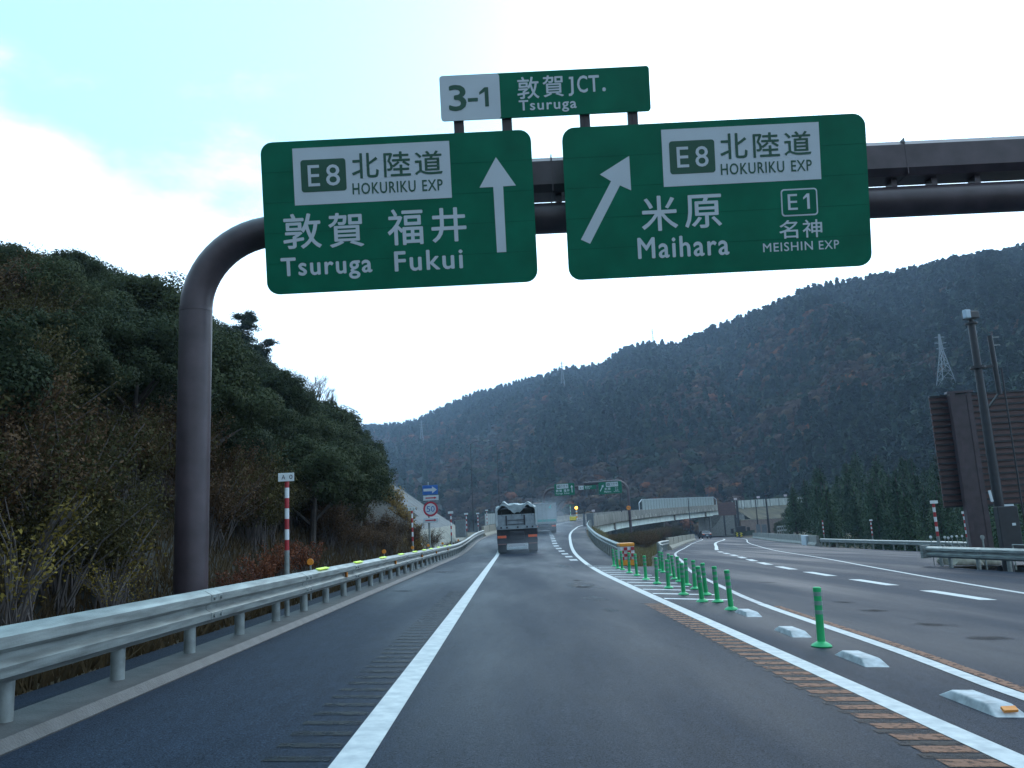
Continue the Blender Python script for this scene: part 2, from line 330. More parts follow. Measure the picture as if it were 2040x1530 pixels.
def struct(o, kind='structure'): o['kind'] = kind; return o
def copy_tree(o, parent=None):
    c = o.copy(); COL.objects.link(c)
    if parent: c.parent = parent
    for ch in o.children: copy_tree(ch, c)
    return c
ORD = ['nearest', 'second', 'third', 'fourth', 'fifth', 'sixth', 'seventh', 'eighth', 'ninth', 'tenth', 'eleventh', 'twelfth']
# ------------------------------------------------------------------ ground and roads
def frange(a, b, st):
    n = max(1, int(round((b-a)/st))); return [a+(b-a)*i/n for i in range(n+1)]
def grid(name, xs, ys, zf, m, kind='structure', smooth=True):
    vs = [(x, y, zf(x, y)) for y in ys for x in xs]; nx = len(xs)
    fs = [(j*nx+i, j*nx+i+1, (j+1)*nx+i+1, (j+1)*nx+i) for j in range(len(ys)-1) for i in range(nx-1)]
    b = MB(); b.add(vs, fs); o = b.build(name, m, None, smooth); struct(o, kind); return o
gx = [-4000, -1500, -600, -250, -120, -60] + frange(-40, -4, 3) + frange(-3, 34, .75)[0:] + frange(36, 110, 4) + [130, 180, 260, 400, 800, 1800, 4000]
gy = [-3000, -600, -150, -60, -30] + frange(-20, 140, 2) + frange(146, 300, 7) + [330, 400, 550, 800, 1500, 3000, 5000]
def gz(x, y):
    z = ground_z(x, max(-20, min(y, 300)))
    if -3.6 < x < spl(RE_R, y)+.6 and y < 262: z -= .12
    if x > 55: z += 1.2*mnoise.noise((x*.05, y*.05, 0))
    return z - .05
grid('ground', gx, gy, gz, M_FIELD)
rb = MB(); ys = frange(-14, 33, 1.0)
def strip(b, ys, lf, rf, zf, n):
    vs = []; fs = []
    for y in ys:
        a, c = lf(y), rf(y); vs += [(a+(c-a)*i/n, y, zf(a+(c-a)*i/n, y)) for i in range(n+1)]
    for j in range(len(ys)-1): fs += [(j*(n+1)+i, j*(n+1)+i+1, (j+1)*(n+1)+i+1, (j+1)*(n+1)+i) for i in range(n)]
    b.add(vs, fs)
strip(rb, ys, lambda y: -2.97, lambda y: spl(RE_R, y) if y < 28 else 16.8-(y-28)*.06, lambda x, y: -.05*x, 20)
strip(rb, frange(33, 262, 2.0), lambda y: spl(EDGE_L, y), lambda y: spl(EDGE_R, y)-.02, zramp, 10)
strip(rb, frange(33, 262, 2.0), lambda y: spl(RR_L, y)-1.0*sst(20, 40, y)-.2, lambda y: lerp(RE_R, y), zright, 12)
struct(rb.build('road', M_ASPH, None, True))
def line(name, pts, w, zf, m=M_WHITE, dz=.005, b=None):
    own = b is None; b = b or MB()
    vs = []; fs = []
    for x, y in pts: vs += [(x-w/2, y, zf(x-w/2, y)+dz), (x+w/2, y, zf(x+w/2, y)+dz)]
    fs = [(2*i, 2*i+1, 2*i+3, 2*i+2) for i in range(len(pts)-1)]
    b.add(vs, fs)
    if own: return struct(b.build(name, m))
pl = lambda x, y: -.05*x if y < 33 else zramp(x, y)
EDGE_LINE = [(-20, -.94), (58, -.94), (75, -.6), (90, .5), (105, 2.6), (120, 5.6), (135, 9.2), (150, 14), (165, 19.6), (185, 29.5), (210, 43)]
line('lane_line', [(spl(EDGE_LINE, y), y) for y in frange(-6, 205, 2)], .20, pl)
line('lane_line', [(spl(LINE_R, y), y) for y in frange(-6, 252, 1.5)], .20, pl)
line('lane_line', [(spl(RR_L, y), y) for y in frange(-6, 15.4, 1)], .16, zright)
line('lane_line', [(spl(RR_L, y), y) for y in frange(15.4, 240, 1.5)], .14, zright, mat('road_paint_worn', (.30, .33, .35), .45, .45, 5, 0, .3, 60))
line('lane_line', [(spl(RR_R, y), y) for y in frange(-4, 240, 1.5)], .16, zright)
db = MB(); db2 = MB()
for k in range(32):
    y0 = 16.4+k*4.62
    if y0 < 62: line(None, [(spl(RR_C, y0+i*.9), y0+i*.9) for i in range(4)], .34, zright, b=db)
line(None, [(spl(RR_C, y), y) for y in frange(66, 150, 2)], .3, zright, b=db)
for y0 in (2.2, 7.2, 11.7): line(None, [(spl(RR_C, y0+i*.9), y0+i*.9) for i in range(4)], .34, zright, b=db)
for k in range(14):
    y0 = 35+k*3.9; x0 = lerp([(35, 2.72), (60, 3.0), (90, 4.0)], y0)
    if k: line(None, [(x0, y0), (x0+.03, y0+1.7)], .36, zramp, b=db2)
struct(db.build('dashed_lane_line', M_WHITE)); struct(db2.build('dashed_lane_line', mat('road_paint_worn', (.3, .33, .35))))
hb = MB()
for k in range(13):
    y0 = 16.6+k*1.38; xa = spl(LINE_R, y0)+.14; xb = min(spl(RR_L, y0)-.25, xa+1.25-.25*(k % 3 == 2)); w = .2
    hb.quad((xa, y0, -.05*xa+.005), (xb, y0-.35, -.05*xb+.005), (xb, y0-.35+w, -.05*xb+.005), (xa, y0+w, -.05*xa+.005))
struct(hb.build('hatched_marking', mat('road_paint_thin', (.62, .66, .68), .5, .35, 9, 0, .3, 60)))
ob = MB()
for k in range(44):
    y0 = 2.4+k*.30; ob.quad((2.31, y0, -.1155+.005), (2.64, y0, -.132+.005), (2.64, y0+.155, -.132+.005), (2.31, y0+.155, -.1155+.005))
line(None, [(spl(RR_L, y)+.17, y) for y in frange(3, 15, 1)], .13, zright, dz=.005, b=ob)
struct(ob.build('rumble_marking', M_ORANGE))
gb = MB()
for k in range(44):
    y0 = 2.57+k*.30; gb.quad((2.26, y0, -.113+.004), (2.72, y0, -.136+.004), (2.72, y0+.11, -.136+.004), (2.26, y0+.11, -.113+.004))
for k in range(56):
    y0 = 2.2+k*.30; gb.quad((-1.46, y0, .073+.004), (-1.08, y0, .054+.004), (-1.08, y0+.11, .054+.004), (-1.46, y0+.11, .073+.004))
struct(gb.build('rumble_strip', M_RUMB))
wb = MB(); wb2 = MB()
def blob(b, cx, cy, rx_, ry, dz, zf=zright, n=18, jag=.25):
    vs = [(cx, cy, zf(cx, cy)+dz)]
    for k in range(n):
        a = 2*math.pi*k/n; q = 1+jag*mnoise.noise((cx+math.cos(a)*1.3, cy+math.sin(a)*1.3, 3))*2
        x, y = cx+rx_*q*math.cos(a), cy+ry*q*math.sin(a); vs.append((x, y, zf(x, y)+dz))
    b.add(vs, [(0, 1+k, 1+(k+1) % n) for k in range(n)])
for u, v, rx_, ry in ((1150, 1157, .17, .5), (1160, 1170, .27, .55), (1530, 1161, .32, .22), (1680, 1200, .26, .25), (1745, 1217, .3, .3), (1855, 1245, .38, .3), (1970, 1272, .4, .28), (800, 1178, .45, .28), (880, 1140, .5, .4), (700, 1183, .1, .3)):
    p = on(u, v); blob(wb, p.x, p.y, rx_, ry, .009, pl if u < 1300 else zright)
for u, v, rx_, ry in ((1157, 1165, .55, 2.0), (1185, 1192, .35, .9), (1215, 1215, .2, .5), (1175, 1128, .45, 2.2), (1120, 1128, .5, 2.0)):
    p = on(u, v); blob(wb2, p.x, p.y, rx_, ry, .005, pl)
for b_, nm_, m_ in ((wb, 'wet_patch', M_WET), (wb2, 'drying_patch', M_DAMP)):
    o = struct(b_.build(nm_, m_)); at_ = o.data.attributes.new('fade', 'FLOAT', 'POINT'); at_.data.foreach_set('value', [1.0 if i % 19 == 0 else 0.0 for i in range(len(o.data.vertices))])
# left kerb and paved verge
kb = MB(); kp = [(spl(EDGE_L, y), y, zramp(spl(EDGE_L, y), y)) for y in frange(-10, 112, 1.5)]
kb.sweep([(0.01, -.15), (0.01, .012), (-.05, .075), (-.44, .095), (-.46, -.15)], kp); struct(kb.build('kerb', M_KERB))
vb = MB(); vb.sweep([(-.455, -.15), (-.455, .045), (-.95, .05), (-1.0, -.15)], kp); struct(vb.build('paved_verge', M_ASPH))
# ------------------------------------------------------------------ left hill, shotcrete slope
RIDGE = [(-40, 12), (30, 13.6), (43, 14.4), (60, 17), (90, 20.0), (100, 20.5)]
def hill_z(x, y):
    d = -x-4.75
    if d < 0: return -1
    n = mnoise.noise((x*.11, y*.09, 1))*1.3+mnoise.noise((x*.3, y*.3, 5))*.4
    up = .25+d*.80 + n*sst(0, 6, d); zr = lerp(RIDGE, y)+n*1.2
    k = 2.0; z = -k*math.log(math.exp(-up/k)+math.exp(-zr/k))            # smooth minimum: slope, then crest
    z -= max(0, d-30)*.45
    end = sst(78, 103, y+max(0, 10-d)*.6)
    return z*(1-end) - 3*end + .3*spl(RZ, min(y, 80))*(d < 10)
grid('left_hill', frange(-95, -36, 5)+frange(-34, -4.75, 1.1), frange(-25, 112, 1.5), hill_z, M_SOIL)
rows = [((750, 948, 77), (746, 952, 76)), ((800, 975, 80), (768, 992, 72)), ((850, 1010, 82), (798, 1032, 63)), ((905, 1045, 84), (832, 1056, 54)), ((930, 1072, 84), (846, 1112, 45))]
for nm, rr, m in (('shotcrete_slope', rows[:4], M_SHOT), ('shotcrete_toe', rows[3:], M_SHOTB)):
    b = MB(); n = 8; tri = []
    for R_, L_ in rr:
        p, q = at(*R_), at(*L_); tri.append([q.lerp(p, i/n)+Vector((0, 0, .12*mnoise.noise((i*.9, q.z, 2)))) for i in range(n+1)])
    for a, c in zip(tri, tri[1:]):
        for i in range(n): b.add([a[i], a[i+1], c[i+1], c[i]], [(0, 1, 2, 3)])
    for a in (tri[0],):                                   # the crest edge has thickness and runs back into the hill
        for i in range(n): b.add([a[i], a[i+1], a[i+1]+Vector((-2, 4, -2.5)), a[i]+Vector((-2, 4, -2.5))], [(0, 1, 2, 3)])
    for a, c in zip(tri, tri[1:]): b.add([a[n], c[n], c[n]+Vector((-3, 4, -3)), a[n]+Vector((-3, 4, -3))], [(0, 1, 2, 3)])
    b.nofix = True; struct(b.build(nm, m, None, True))
# ------------------------------------------------------------------ mountain
SIL = [(-1.6, .12), (-.7, .13), (-.156, .137), (-.116, .140), (-.042, .171), (.033, .186), (.07, .196), (.12, .199), (.146, .218), (.178, .223), (.222, .224), (.26, .238), (.312, .255), (.378, .281), (.455, .293), (.558, .304), (.662, .321), (1.0, .36), (1.6, .38)]
DR = [(-1.6, 1300), (-.2, 1250), (0, 1050), (.1, 900), (.2, 720), (.35, 580), (.66, 440), (1.0, 380), (1.6, 320)]
DB = [(-1.6, 420), (-.2, 400), (0, 330), (.15, 290), (.3, 285), (.45, 215), (.66, 150), (1.0, 120), (1.6, 90)]
def mtn(q, t):
    B, D = lerp(DB, q), lerp(DR, q); Y = B+(D-B)*t; zr = EYE+(lerp(SIL, q)*D) - 7.5
    if t <= 1:
        sp = mnoise.noise((q*9+t*1.6, t*1.5, 2.0))*.5+mnoise.noise((q*23, t*4, 7.0))*.22+mnoise.noise((q*60, t*11, 9.0))*.08
        z = -3+(zr+3)*(max(t,0)**.92) + sp*86*t*(1-t)*1.5
        Y = Y - sp*60*t*(1-t)
    else: z = zr-(t-1)*(D-B)*.5
    return Vector((q*Y, Y, z))
qs = frange(-1.2, 1.5, .022); ts = frange(-.05, 1, .028)+[1.06, 1.2, 1.5]
b = MB(); b.add([mtn(q, t) for t in ts for q in qs], [(j*len(qs)+i, j*len(qs)+i+1, (j+1)*len(qs)+i+1, (j+1)*len(qs)+i) for j in range(len(ts)-1) for i in range(len(qs)-1)])
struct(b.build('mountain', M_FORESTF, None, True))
F_TUSS = foliage('pale_grass', (.085, .080, .038), (.25, .20, .10))
# ------------------------------------------------------------------ overhead signs (lettering is applied film on flat panels)
def glyphs(txt, bold=.02, spc=1.0):
    cu = bpy.data.curves.new('t', 'FONT'); cu.body = txt; cu.offset = 0; cu.space_character = spc; cu.resolution_u = 3
    o = bpy.data.objects.new('t', cu); COL.objects.link(o); bpy.context.view_layer.update()
    dg = bpy.context.evaluated_depsgraph_get(); me = bpy.data.meshes.new_from_object(o.evaluated_get(dg))
    vs = [(v.co.x, v.co.y) for v in me.vertices]; fs = [tuple(p.vertices) for p in me.polygons]
    bpy.data.objects.remove(o); bpy.data.curves.remove(cu); bpy.data.meshes.remove(me)
    if txt == '1': vs, fs = [(.0, .62), (.0, .76), (.34, 1), (.58, 1), (.58, 0), (.34, 0), (.34, .78)], [(0, 6, 2, 1), (6, 5, 4, 3, 2)]; return [(x/.58, y) for x, y in vs], fs
    x0 = min(v[0] for v in vs); x1 = max(v[0] for v in vs); y0 = min(v[1] for v in vs); y1 = max(v[1] for v in vs)
    return [((x-x0)/(x1-x0), (y-y0)/(y1-y0)) for x, y in vs], fs
CR, SR = math.cos(ROLL), math.sin(ROLL)
class Sign:                                               # works in photo-crop pixels; the panel is square to the road, tipped towards the drivers
    def __init__(s, name, label, cat, org, sc, c, depth):
        s.org, s.sc, s.k = org, sc, depth/F; u, v = s.px(c); s.c = (u, v)
        d = ray(u, v); d = d*(depth/ (RV.transposed() @ d).z*-1)
        s.o = thing(name, label, cat); s.o.matrix_world = Matrix.Translation(CAMP+d) @ RV.to_4x4()
    def px(s, p): return (s.org[0]+p[0]/s.sc, s.org[1]+p[1]/s.sc)
    def loc(s, p):
        u, v = s.px(p); du, dv = u-s.c[0], v-s.c[1]
        return ((du*CR-dv*SR)*s.k, -(du*SR+dv*CR)*s.k)
    def rect(s, b, pts, z0, z1, r=0):
        q = [s.loc(p) for p in pts]; x0 = (q[0][0]+q[3][0])/2; x1 = (q[1][0]+q[2][0])/2; y1 = (q[0][1]+q[1][1])/2; y0 = (q[2][1]+q[3][1])/2
        r = r/s.sc*s.k; poly = []
        if r == 0: poly = [(x0, y0), (x1, y0), (x1, y1), (x0, y1)]
        else:
            for cx, cy, a0 in ((x1-r, y0+r, -90), (x1-r, y1-r, 0), (x0+r, y1-r, 90), (x0+r, y0+r, 180)):
                poly += [(cx+r*math.cos(math.radians(a0+i*15)), cy+r*math.sin(math.radians(a0+i*15))) for i in range(7)]
        b.prism(poly, z0, z1); return x0, x1, y0, y1
    def text(s, b, txt, p0, p1, h, z, bold=.02, spc=1.0):
        vs, fs = glyphs(txt, bold, spc); a, c = Vector(s.loc(p0)), Vector(s.loc(p1)); e = (c-a); n = Vector((-e.y, e.x)).normalized()*(h/s.sc*s.k)
        n = Vector((0, n.length)); e = Vector((e.length, 0)); a.y = (a.y+c.y)/2
        cjk = txt not in '1-'; k = bold*n.length*.55
        for i, (dx, dy) in enumerate(((0, 0), (k, 0), (-k, 0), (0, k), (0, -k)) if cjk else ((0, 0),)):
            b.add([(*(a+e*x+n*y+Vector((dx, dy))), z+i*.0004) for x, y in vs], fs)
    def word(s, name, m, z, bold, items, spc=1.0):
        b = MB()
        for t, p, q, h in items: s.text(b, t, p, q, h, z, bold, spc)
        return b.build(name, m, s.o, local=True)
    def poly(s, b, pts, z0, z1): b.prism([s.loc(p) for p in pts], z0, z1)
Z1, Z2, Z3 = .004, .007, .010
DEP = 12.6
def back(s, x0, x1, y0, y1, n=3):
    b = MB()
    for i in range(n): b.box(((x0+x1)/2, y0+(y1-y0)*(.18+.64*i/(n-1)), -.075), (x1-x0-.3, .07, .05))
    b.build('stiffener', M_GALVD, s.o, local=True)
M_SEAM = mat('sign_seam', (.001, .085, .048), .5, .1, 3, spec=.1)
def seams(s, x0, x1, y0, y1, n):
    b = MB()
    for i in range(1, n): b.box(((x0+x1)/2, y0+(y1-y0)*i/n, .0008), (x1-x0-.02, .006, .0016))
    b.build('seam', M_SEAM, s.o, local=True)
A = Sign('direction_sign', 'green overhead sign for Tsuruga and Fukui with an upright white arrow, nearest gantry', 'road sign', (500, 100), 3.06, (903, 989), DEP)
b = MB(); r = A.rect(b, [(55, 560), (1705, 487), (1750, 1410), (100, 1490)], -.045, 0, 72); b.build('panel', M_SGREEN, A.o, local=True); back(A, *r); seams(A, *r, 5)
b = MB(); A.rect(b, [(250, 600), (1208, 553), (1225, 902), (270, 945)], 0, Z1); b.build('inset_panel', M_SWHITE, A.o, local=True)
b = MB(); A.rect(b, [(303, 672), (575, 658), (585, 855), (308, 868)], Z1, Z2, 18); b.build('route_badge', M_SDGREEN, A.o, local=True)
A.word('badge_lettering', M_SWHITE, Z3, .01, [('E', (352, 832), (422, 828), 128), ('8', (462, 828), (545, 823), 128)])
A.word('route_lettering', M_SDGREEN, Z2, .022, [('北', (620, 783), (780, 775), 150), ('陸', (815, 775), (975, 765), 150), ('道', (1003, 762), (1168, 752), 142)])
A.word('route_lettering', M_SDGREEN, Z2, .03, [('HOKURIKU', (622, 880), (1005, 862), 68)], 1.12); A.word('route_lettering', M_SDGREEN, Z2, .03, [('EXP', (1047, 860), (1170, 852), 66)], 1.1)
A.word('place_lettering', M_SWHITE, Z1, .024, [('敦', (203, 1213), (432, 1203), 210), ('賀', (480, 1203), (690, 1193), 205)])
A.word('place_lettering', M_SWHITE, Z1, .024, [('福', (840, 1190), (1052, 1180), 215), ('井', (1107, 1172), (1315, 1163), 205)])
A.word('place_lettering', M_SWHITE, Z1, .04, [('Tsuruga', (190, 1413), (740, 1385), 142)], 1.14); A.word('place_lettering', M_SWHITE, Z1, .045, [('Fukui', (880, 1348), (1292, 1328), 118)], 1.14)
b = MB(); A.poly(b, [(1500, 1233), (1557, 1230), (1537, 830), (1615, 825), (1493, 652), (1393, 838), (1477, 834)], 0, Z1); b.build('arrow', M_SWHITE, A.o, local=True)
B_ = Sign('direction_sign', 'green overhead sign for Maihara with a slanted white arrow, nearest gantry', 'road sign', (1080, 100), 3.0, (1045, 875), DEP)
b = MB(); r = B_.rect(b, [(120, 465), (1925, 375), (1978, 1290), (158, 1370)], -.045, 0, 75); b.build('panel', M_SGREEN, B_.o, local=True); back(B_, *r); seams(B_, *r, 5)
b = MB(); B_.rect(b, [(711, 475), (1652, 430), (1668, 770), (727, 818)], 0, Z1); b.build('inset_panel', M_SWHITE, B_.o, local=True)
b = MB(); B_.rect(b, [(758, 547), (1028, 532), (1036, 730), (765, 743)], Z1, Z2, 18); b.build('route_badge', M_SDGREEN, B_.o, local=True)
b = MB(); B_.rect(b, [(1425, 832), (1642, 822), (1650, 985), (1432, 995)], 0, Z1, 20); b.build('route_badge', M_SWHITE, B_.o, local=True)
b = MB(); B_.rect(b, [(1433, 840), (1634, 831), (1642, 976), (1440, 986)], Z1, Z2, 14); b.build('badge_field', M_SGREEN, B_.o, local=True)
B_.word('badge_lettering', M_SWHITE, Z3, .01, [('E', (808, 703), (878, 699), 122), ('8', (918, 699), (995, 694), 122)])
B_.word('badge_lettering', M_SWHITE, Z3, .005, [('E', (1470, 957), (1527, 953), 94), ('1', (1562, 950), (1600, 948), 92)])
B_.word('route_lettering', M_SDGREEN, Z2, .022, [('北', (1068, 652), (1228, 645), 150), ('陸', (1265, 643), (1420, 635), 145), ('道', (1450, 630), (1608, 622), 140)])
B_.word('route_lettering', M_SDGREEN, Z2, .03, [('HOKURIKU', (1070, 747), (1447, 728), 66)], 1.12); B_.word('route_lettering', M_SDGREEN, Z2, .03, [('EXP', (1490, 725), (1612, 718), 64)], 1.1)
B_.word('place_lettering', M_SWHITE, Z1, .024, [('米', (600, 1083), (812, 1072), 205), ('原', (858, 1065), (1075, 1055), 195)])
B_.word('place_lettering', M_SWHITE, Z1, .02, [('名', (1420, 1128), (1530, 1122), 108), ('神', (1560, 1120), (1675, 1115), 105)])
B_.word('place_lettering', M_SWHITE, Z1, .045, [('Maihara', (577, 1247), (1117, 1220), 122)], 1.14); B_.word('route_lettering', M_SWHITE, Z1, .025, [('MEISHIN', (1322, 1207), (1618, 1193), 52)], 1.12); B_.word('route_lettering', M_SWHITE, Z1, .025, [('EXP', (1655, 1191), (1775, 1184), 50)], 1.12)
b = MB(); B_.poly(b, [(232, 1132), (287, 1157), (465, 808), (532, 838), (520, 632), (345, 743), (412, 783)], 0, Z1); b.build('arrow', M_SWHITE, B_.o, local=True)
T_ = Sign('junction_sign', 'narrow green and white junction sign on stalks above the two big signs', 'road sign', (840, 100), 3.923, (963, 337), DEP+.1)
b = MB(); T_.rect(b, [(135, 205), (1775, 118), (1792, 465), (155, 560)], -.04, 0, 24); b.build('panel', M_SGREEN, T_.o, local=True)
b = MB(); T_.rect(b, [(137, 206), (603, 181), (622, 534), (156, 558)], 0, Z1, 22); b.build('number_panel', M_SWHITE, T_.o, local=True)
T_.word('number_lettering', M_SDGREEN, Z2, .045, [('3', (220, 475), (350, 468), 195), ('-', (362, 405), (440, 400), 28), ('1', (455, 445), (527, 438), 150)])
T_.word('place_lettering', M_SWHITE, Z1, .022, [('敦', (752, 385), (920, 375), 170), ('賀', (952, 368), (1112, 358), 165)])
b = MB(); T_.text(b, 'C', (1220, 333), (1297, 328), 130, Z1, .035); T_.text(b, 'T', (1310, 325), (1388, 322), 125, Z1, .035)
T_.poly(b, [(1150, 340), (1151, 358), (1172, 357), (1189, 336), (1184, 207), (1150, 209), (1150, 226), (1166, 226), (1170, 330), (1163, 339)], 0, Z1)
T_.rect(b, [(1412, 292), (1438, 291), (1440, 320), (1413, 322)], 0, Z1, 12); b.build('junction_lettering', M_SWHITE, T_.o, local=True)
T_.word('place_lettering', M_SWHITE, Z1, .035, [('Tsuruga', (765, 500), (1212, 473), 102)], 1.14)
T2 = [T_.loc((x, 540-(x-155)*.058)) for x in (287, 664, 1276, 1652)]
for x, y in T2: b = MB(); b.box((x, y-.30, -.09), (.155, .95, .07)); b.box((x, y-.30, -.05), (.012, .95, .012)); b.build('stalk', M_BROWN, T_.o, local=True)
# gantry
GY = 12.62
g = thing('sign_gantry', 'brown steel gantry with a curved left post carrying the big green signs', 'sign gantry', (atx(383, 1000, at(383, 1000, GY).x).x, GY, .1))
gxl = at(383, 1000, GY).x; zl_ = at(1095, 435, GY).z; zu_ = at(1095, 358, GY).z; RB = 1.25; XR = 17.6
b = MB(); path = [(gxl, GY, -.3), (gxl, GY, zl_-RB)]+[(gxl+RB*(1-math.cos(a)), GY, zl_-RB+RB*math.sin(a)) for a in frange(.15, math.pi/2, .12)]+[(gxl+RB+.6, GY, zl_)]
b.tube(path, .245, 28); b.build('post', M_BROWN, g, True)
b = MB(); b.tube([(gxl, GY, zl_-RB-.03), (gxl, GY, zl_-RB+.03)], .25, 28); b.build('weld_collar', M_BROWN, g, True)
b = MB(); b.tube([(gxl+RB+.6, GY, zl_), (XR-1.2, GY, zl_)]+[(XR-1.2+1.2*math.sin(a), GY, zl_-1.2+1.2*math.cos(a)) for a in frange(.15, math.pi/2, .2)]+[(XR, GY, -1.2)], .245, 28); b.build('lower_beam', M_BROWN, g, True)
oc = [(.3, -.2), (.3, .2), (.2, .3), (-.2, .3), (-.3, .2), (-.3, -.2), (-.2, -.3), (.2, -.3)]
b = MB(); vs = [(x, GY+.02+p, zu_+q*.98) for x in (gxl+1.35, XR-.6) for p, q in oc]
b.add(vs, [tuple(range(8)), tuple(range(15, 7, -1))]+[(i, (i+1) % 8, 8+(i+1) % 8, 8+i) for i in range(8)]); b.build('upper_beam', M_BROWN, g)
for x in (-3.0, .9, 5.45, 6.55, 8.9, 11.0, 14.5): b = MB(); b.box((x, GY+.02, zu_), (.016, .608, .608)); b.build('joint_flange', M_BROWN, g)
for x in (-2.6, -.6, 1.0, 3.2, 4.9, 6.4, 7.05, 7.75, 9.5, 12): b = MB(); b.box((x, GY+.02, (zu_+zl_)/2-.03), (.09, .2, .22)); b.build('spacer', M_BROWN, g)
for x in (-2.9, .1, 1.3, 5.1): b = MB(); b.box((x, GY-.33, (zu_+zl_)/2), (.12, .28, 1.3)); b.build('sign_bracket', M_BROWN, g)
# far gantry: the same signs seen small
def place_far(o, u, v, Y, k, yaw, lab):
    c = copy_tree(o); p = at(u, v, Y); c.matrix_world = Matrix.Translation(p) @ Matrix.Rotation(yaw, 4, 'Z') @ Matrix.Rotation(math.pi/2+math.radians(2), 4, 'X') @ Matrix.Scale(k, 4); c['label'] = lab; return c
FY = math.radians(-20)
place_far(A.o, 1124.5, 975, 142.6, .87, FY, 'small green sign with an upright arrow on the far gantry beyond the trucks')
place_far(T_.o, 1170, 971, 141, .95, FY, 'small narrow junction sign between the two green signs on the far gantry')
place_far(B_.o, 1215.5, 971.5, 140, .86, FY, 'small green sign with a slanted arrow on the far gantry above the bridge')
g2 = thing('sign_gantry', 'distant brown gantry arching over the ramp beside the concrete bridge', 'sign gantry', (19.6, 139.7, 0))
pL = Vector((5.6, 144.8, 0)); pR = Vector((19.6, 139.7, 0)); zg = 8.6; e = (pR-pL).normalized()
def arch(p, e, z0, zt, r): return [p+Vector((0, 0, z0)), p+Vector((0, 0, zt-r))]+[p+e*(r*(1-math.cos(a)))+Vector((0, 0, zt-r+r*math.sin(a))) for a in frange(.2, math.pi/2, .2)]
b = MB(); b.tube(arch(pL, e, 1, zg, 1.9)+[(pL+pR)/2+Vector((0, 0, zg))], .24, 12); b.build('post', M_BROWN, g2, True)
b = MB(); b.tube(arch(pR, -e, -1, zg+.5, 1.9)+[(pL+pR)/2+Vector((0, 0, zg+.5))], .24, 12); b.build('post', M_BROWN, g2, True)
b = MB(); b.box((pL+pR)/2+Vector((0, .25, zg+.25)), (11, .3, .35), math.atan2(e.y, e.x)); b.build('beam', M_BROWN, g2)
o = thing('round_warning_disc', 'round orange disc fixed to the right post of the far gantry', 'sign', pR+Vector((-.15, -.3, 4.55)))
b = MB(); b.lathe(o.location, [(.36, -.02), (.36, .02)], 20, 'Y'); b.build('disc', M_OREFL, o)
b = MB(); b.box(o.location+Vector((0, -.045, 0)), (.5, .01, .06), M=Matrix.Rotation(.5, 3, 'Y')); b.build('stripe', M_BROWN, o)
# ------------------------------------------------------------------ guardrails and barriers
WP = [(0, 0), (.012, .015), (.085, .05), (.09, .115), (.03, .15), (.03, .19), (.09, .225), (.085, .295), (.02, .335), (-.03, .35), (-.036, .345), (.012, .326), (.075, .288), (.08, .232), (.02, .196), (.02, .144), (.08, .108), (.075, .057), (.002, .022), (-.006, 0)]
def guardrail(label, path, side, zb, sp, postr=.057, ph=None, group='steel guardrails', start_off=0.0, hgt=1.0, pz=.3):
    o = thing('guardrail', label, 'guardrail', path[0], group)
    b = MB(); b.sweep([(p*side+.075*side, q*hgt+zb) for p, q in WP], path); b.build('beam', M_GALV, o, True)
    for i in range(3, len(path)-1, 4):                    # lapped joints with bolt heads
        d = (path[i+1]-path[i]).normalized(); rt = Vector((d.y, -d.x, 0)); b = MB(); b.sweep([(p*side+.081*side, q*hgt+zb) for p, q in WP], [path[i]-d*.16, path[i]+d*.16]); j = b.build('splice', M_GALVD, o, True)
        if path[i].y > 30: continue
        for du in (-.1, .1):
            for q in (.085, .26): c = path[i]+d*du+rt*side*.165+Vector((0, 0, zb+q*hgt)); b = MB(); b.cyl(c, c+rt*side*.022, .02, n=8); b.build('bolt', M_GALV, j)
    cum = [0]
    for p, q in zip(path, path[1:]): cum.append(cum[-1]+(q-p).length)
    d = start_off; n = 0
    while d < cum[-1] and n < 95:
        i = max(k for k in range(len(cum)) if cum[k] <= d+1e-9); i = min(i, len(path)-2); t = (d-cum[i])/max(1e-6, cum[i+1]-cum[i])
        p = path[i].lerp(path[i+1], t); b = MB(); b.tube([p-Vector((0, 0, pz)), p+Vector((0, 0, zb+.33*hgt))], postr, 12); b.build('post', M_GALVD, o, True); d += sp; n += 1
    return o
GLP = [Vector((spl(EDGE_L, y)-.32, y, zramp(spl(EDGE_L, y)-.32, y))) for y in frange(-6.02, 79, 1.0)]
gl = guardrail('long steel guardrail with lime stickers along the left kerb', GLP, 1, .325, 1.55, start_off=.75)
def on_rail(u, v, dz=.665, x0=-3.3):                      # where along the left rail a pixel lies
    p = atx(u, v, x0); Y = max(4, min(78, p.y)); x = spl(EDGE_L, Y)-.32
    return Vector((x, Y, zramp(x, Y)+dz))
for u, v in ((633, 1139), (706, 1125.5), (757, 1116), (794, 1109), (822, 1103), (841, 1098.5), (855, 1094), (870, 1090.5), (883, 1087), (893, 1084)):
    p = on_rail(u, v); b = MB(); b.box(p+Vector((.10, 0, .012)), (.07, .45+p.y*.02, .012), M=Matrix.Rotation(.25, 3, 'Y')); b.build('lime_sticker', M_YREFL_GLOW, gl)
for u, v in ((675, 1146), (778, 1123.5), (833, 1109), (863, 1100), (887, 1092)):
    p = on_rail(u, v, .49); b = MB(); b.box(p+Vector((.155, 0, 0)), (.02, .10, .09), .6); b.build('side_reflector', M_OREFL, gl)
k = 0
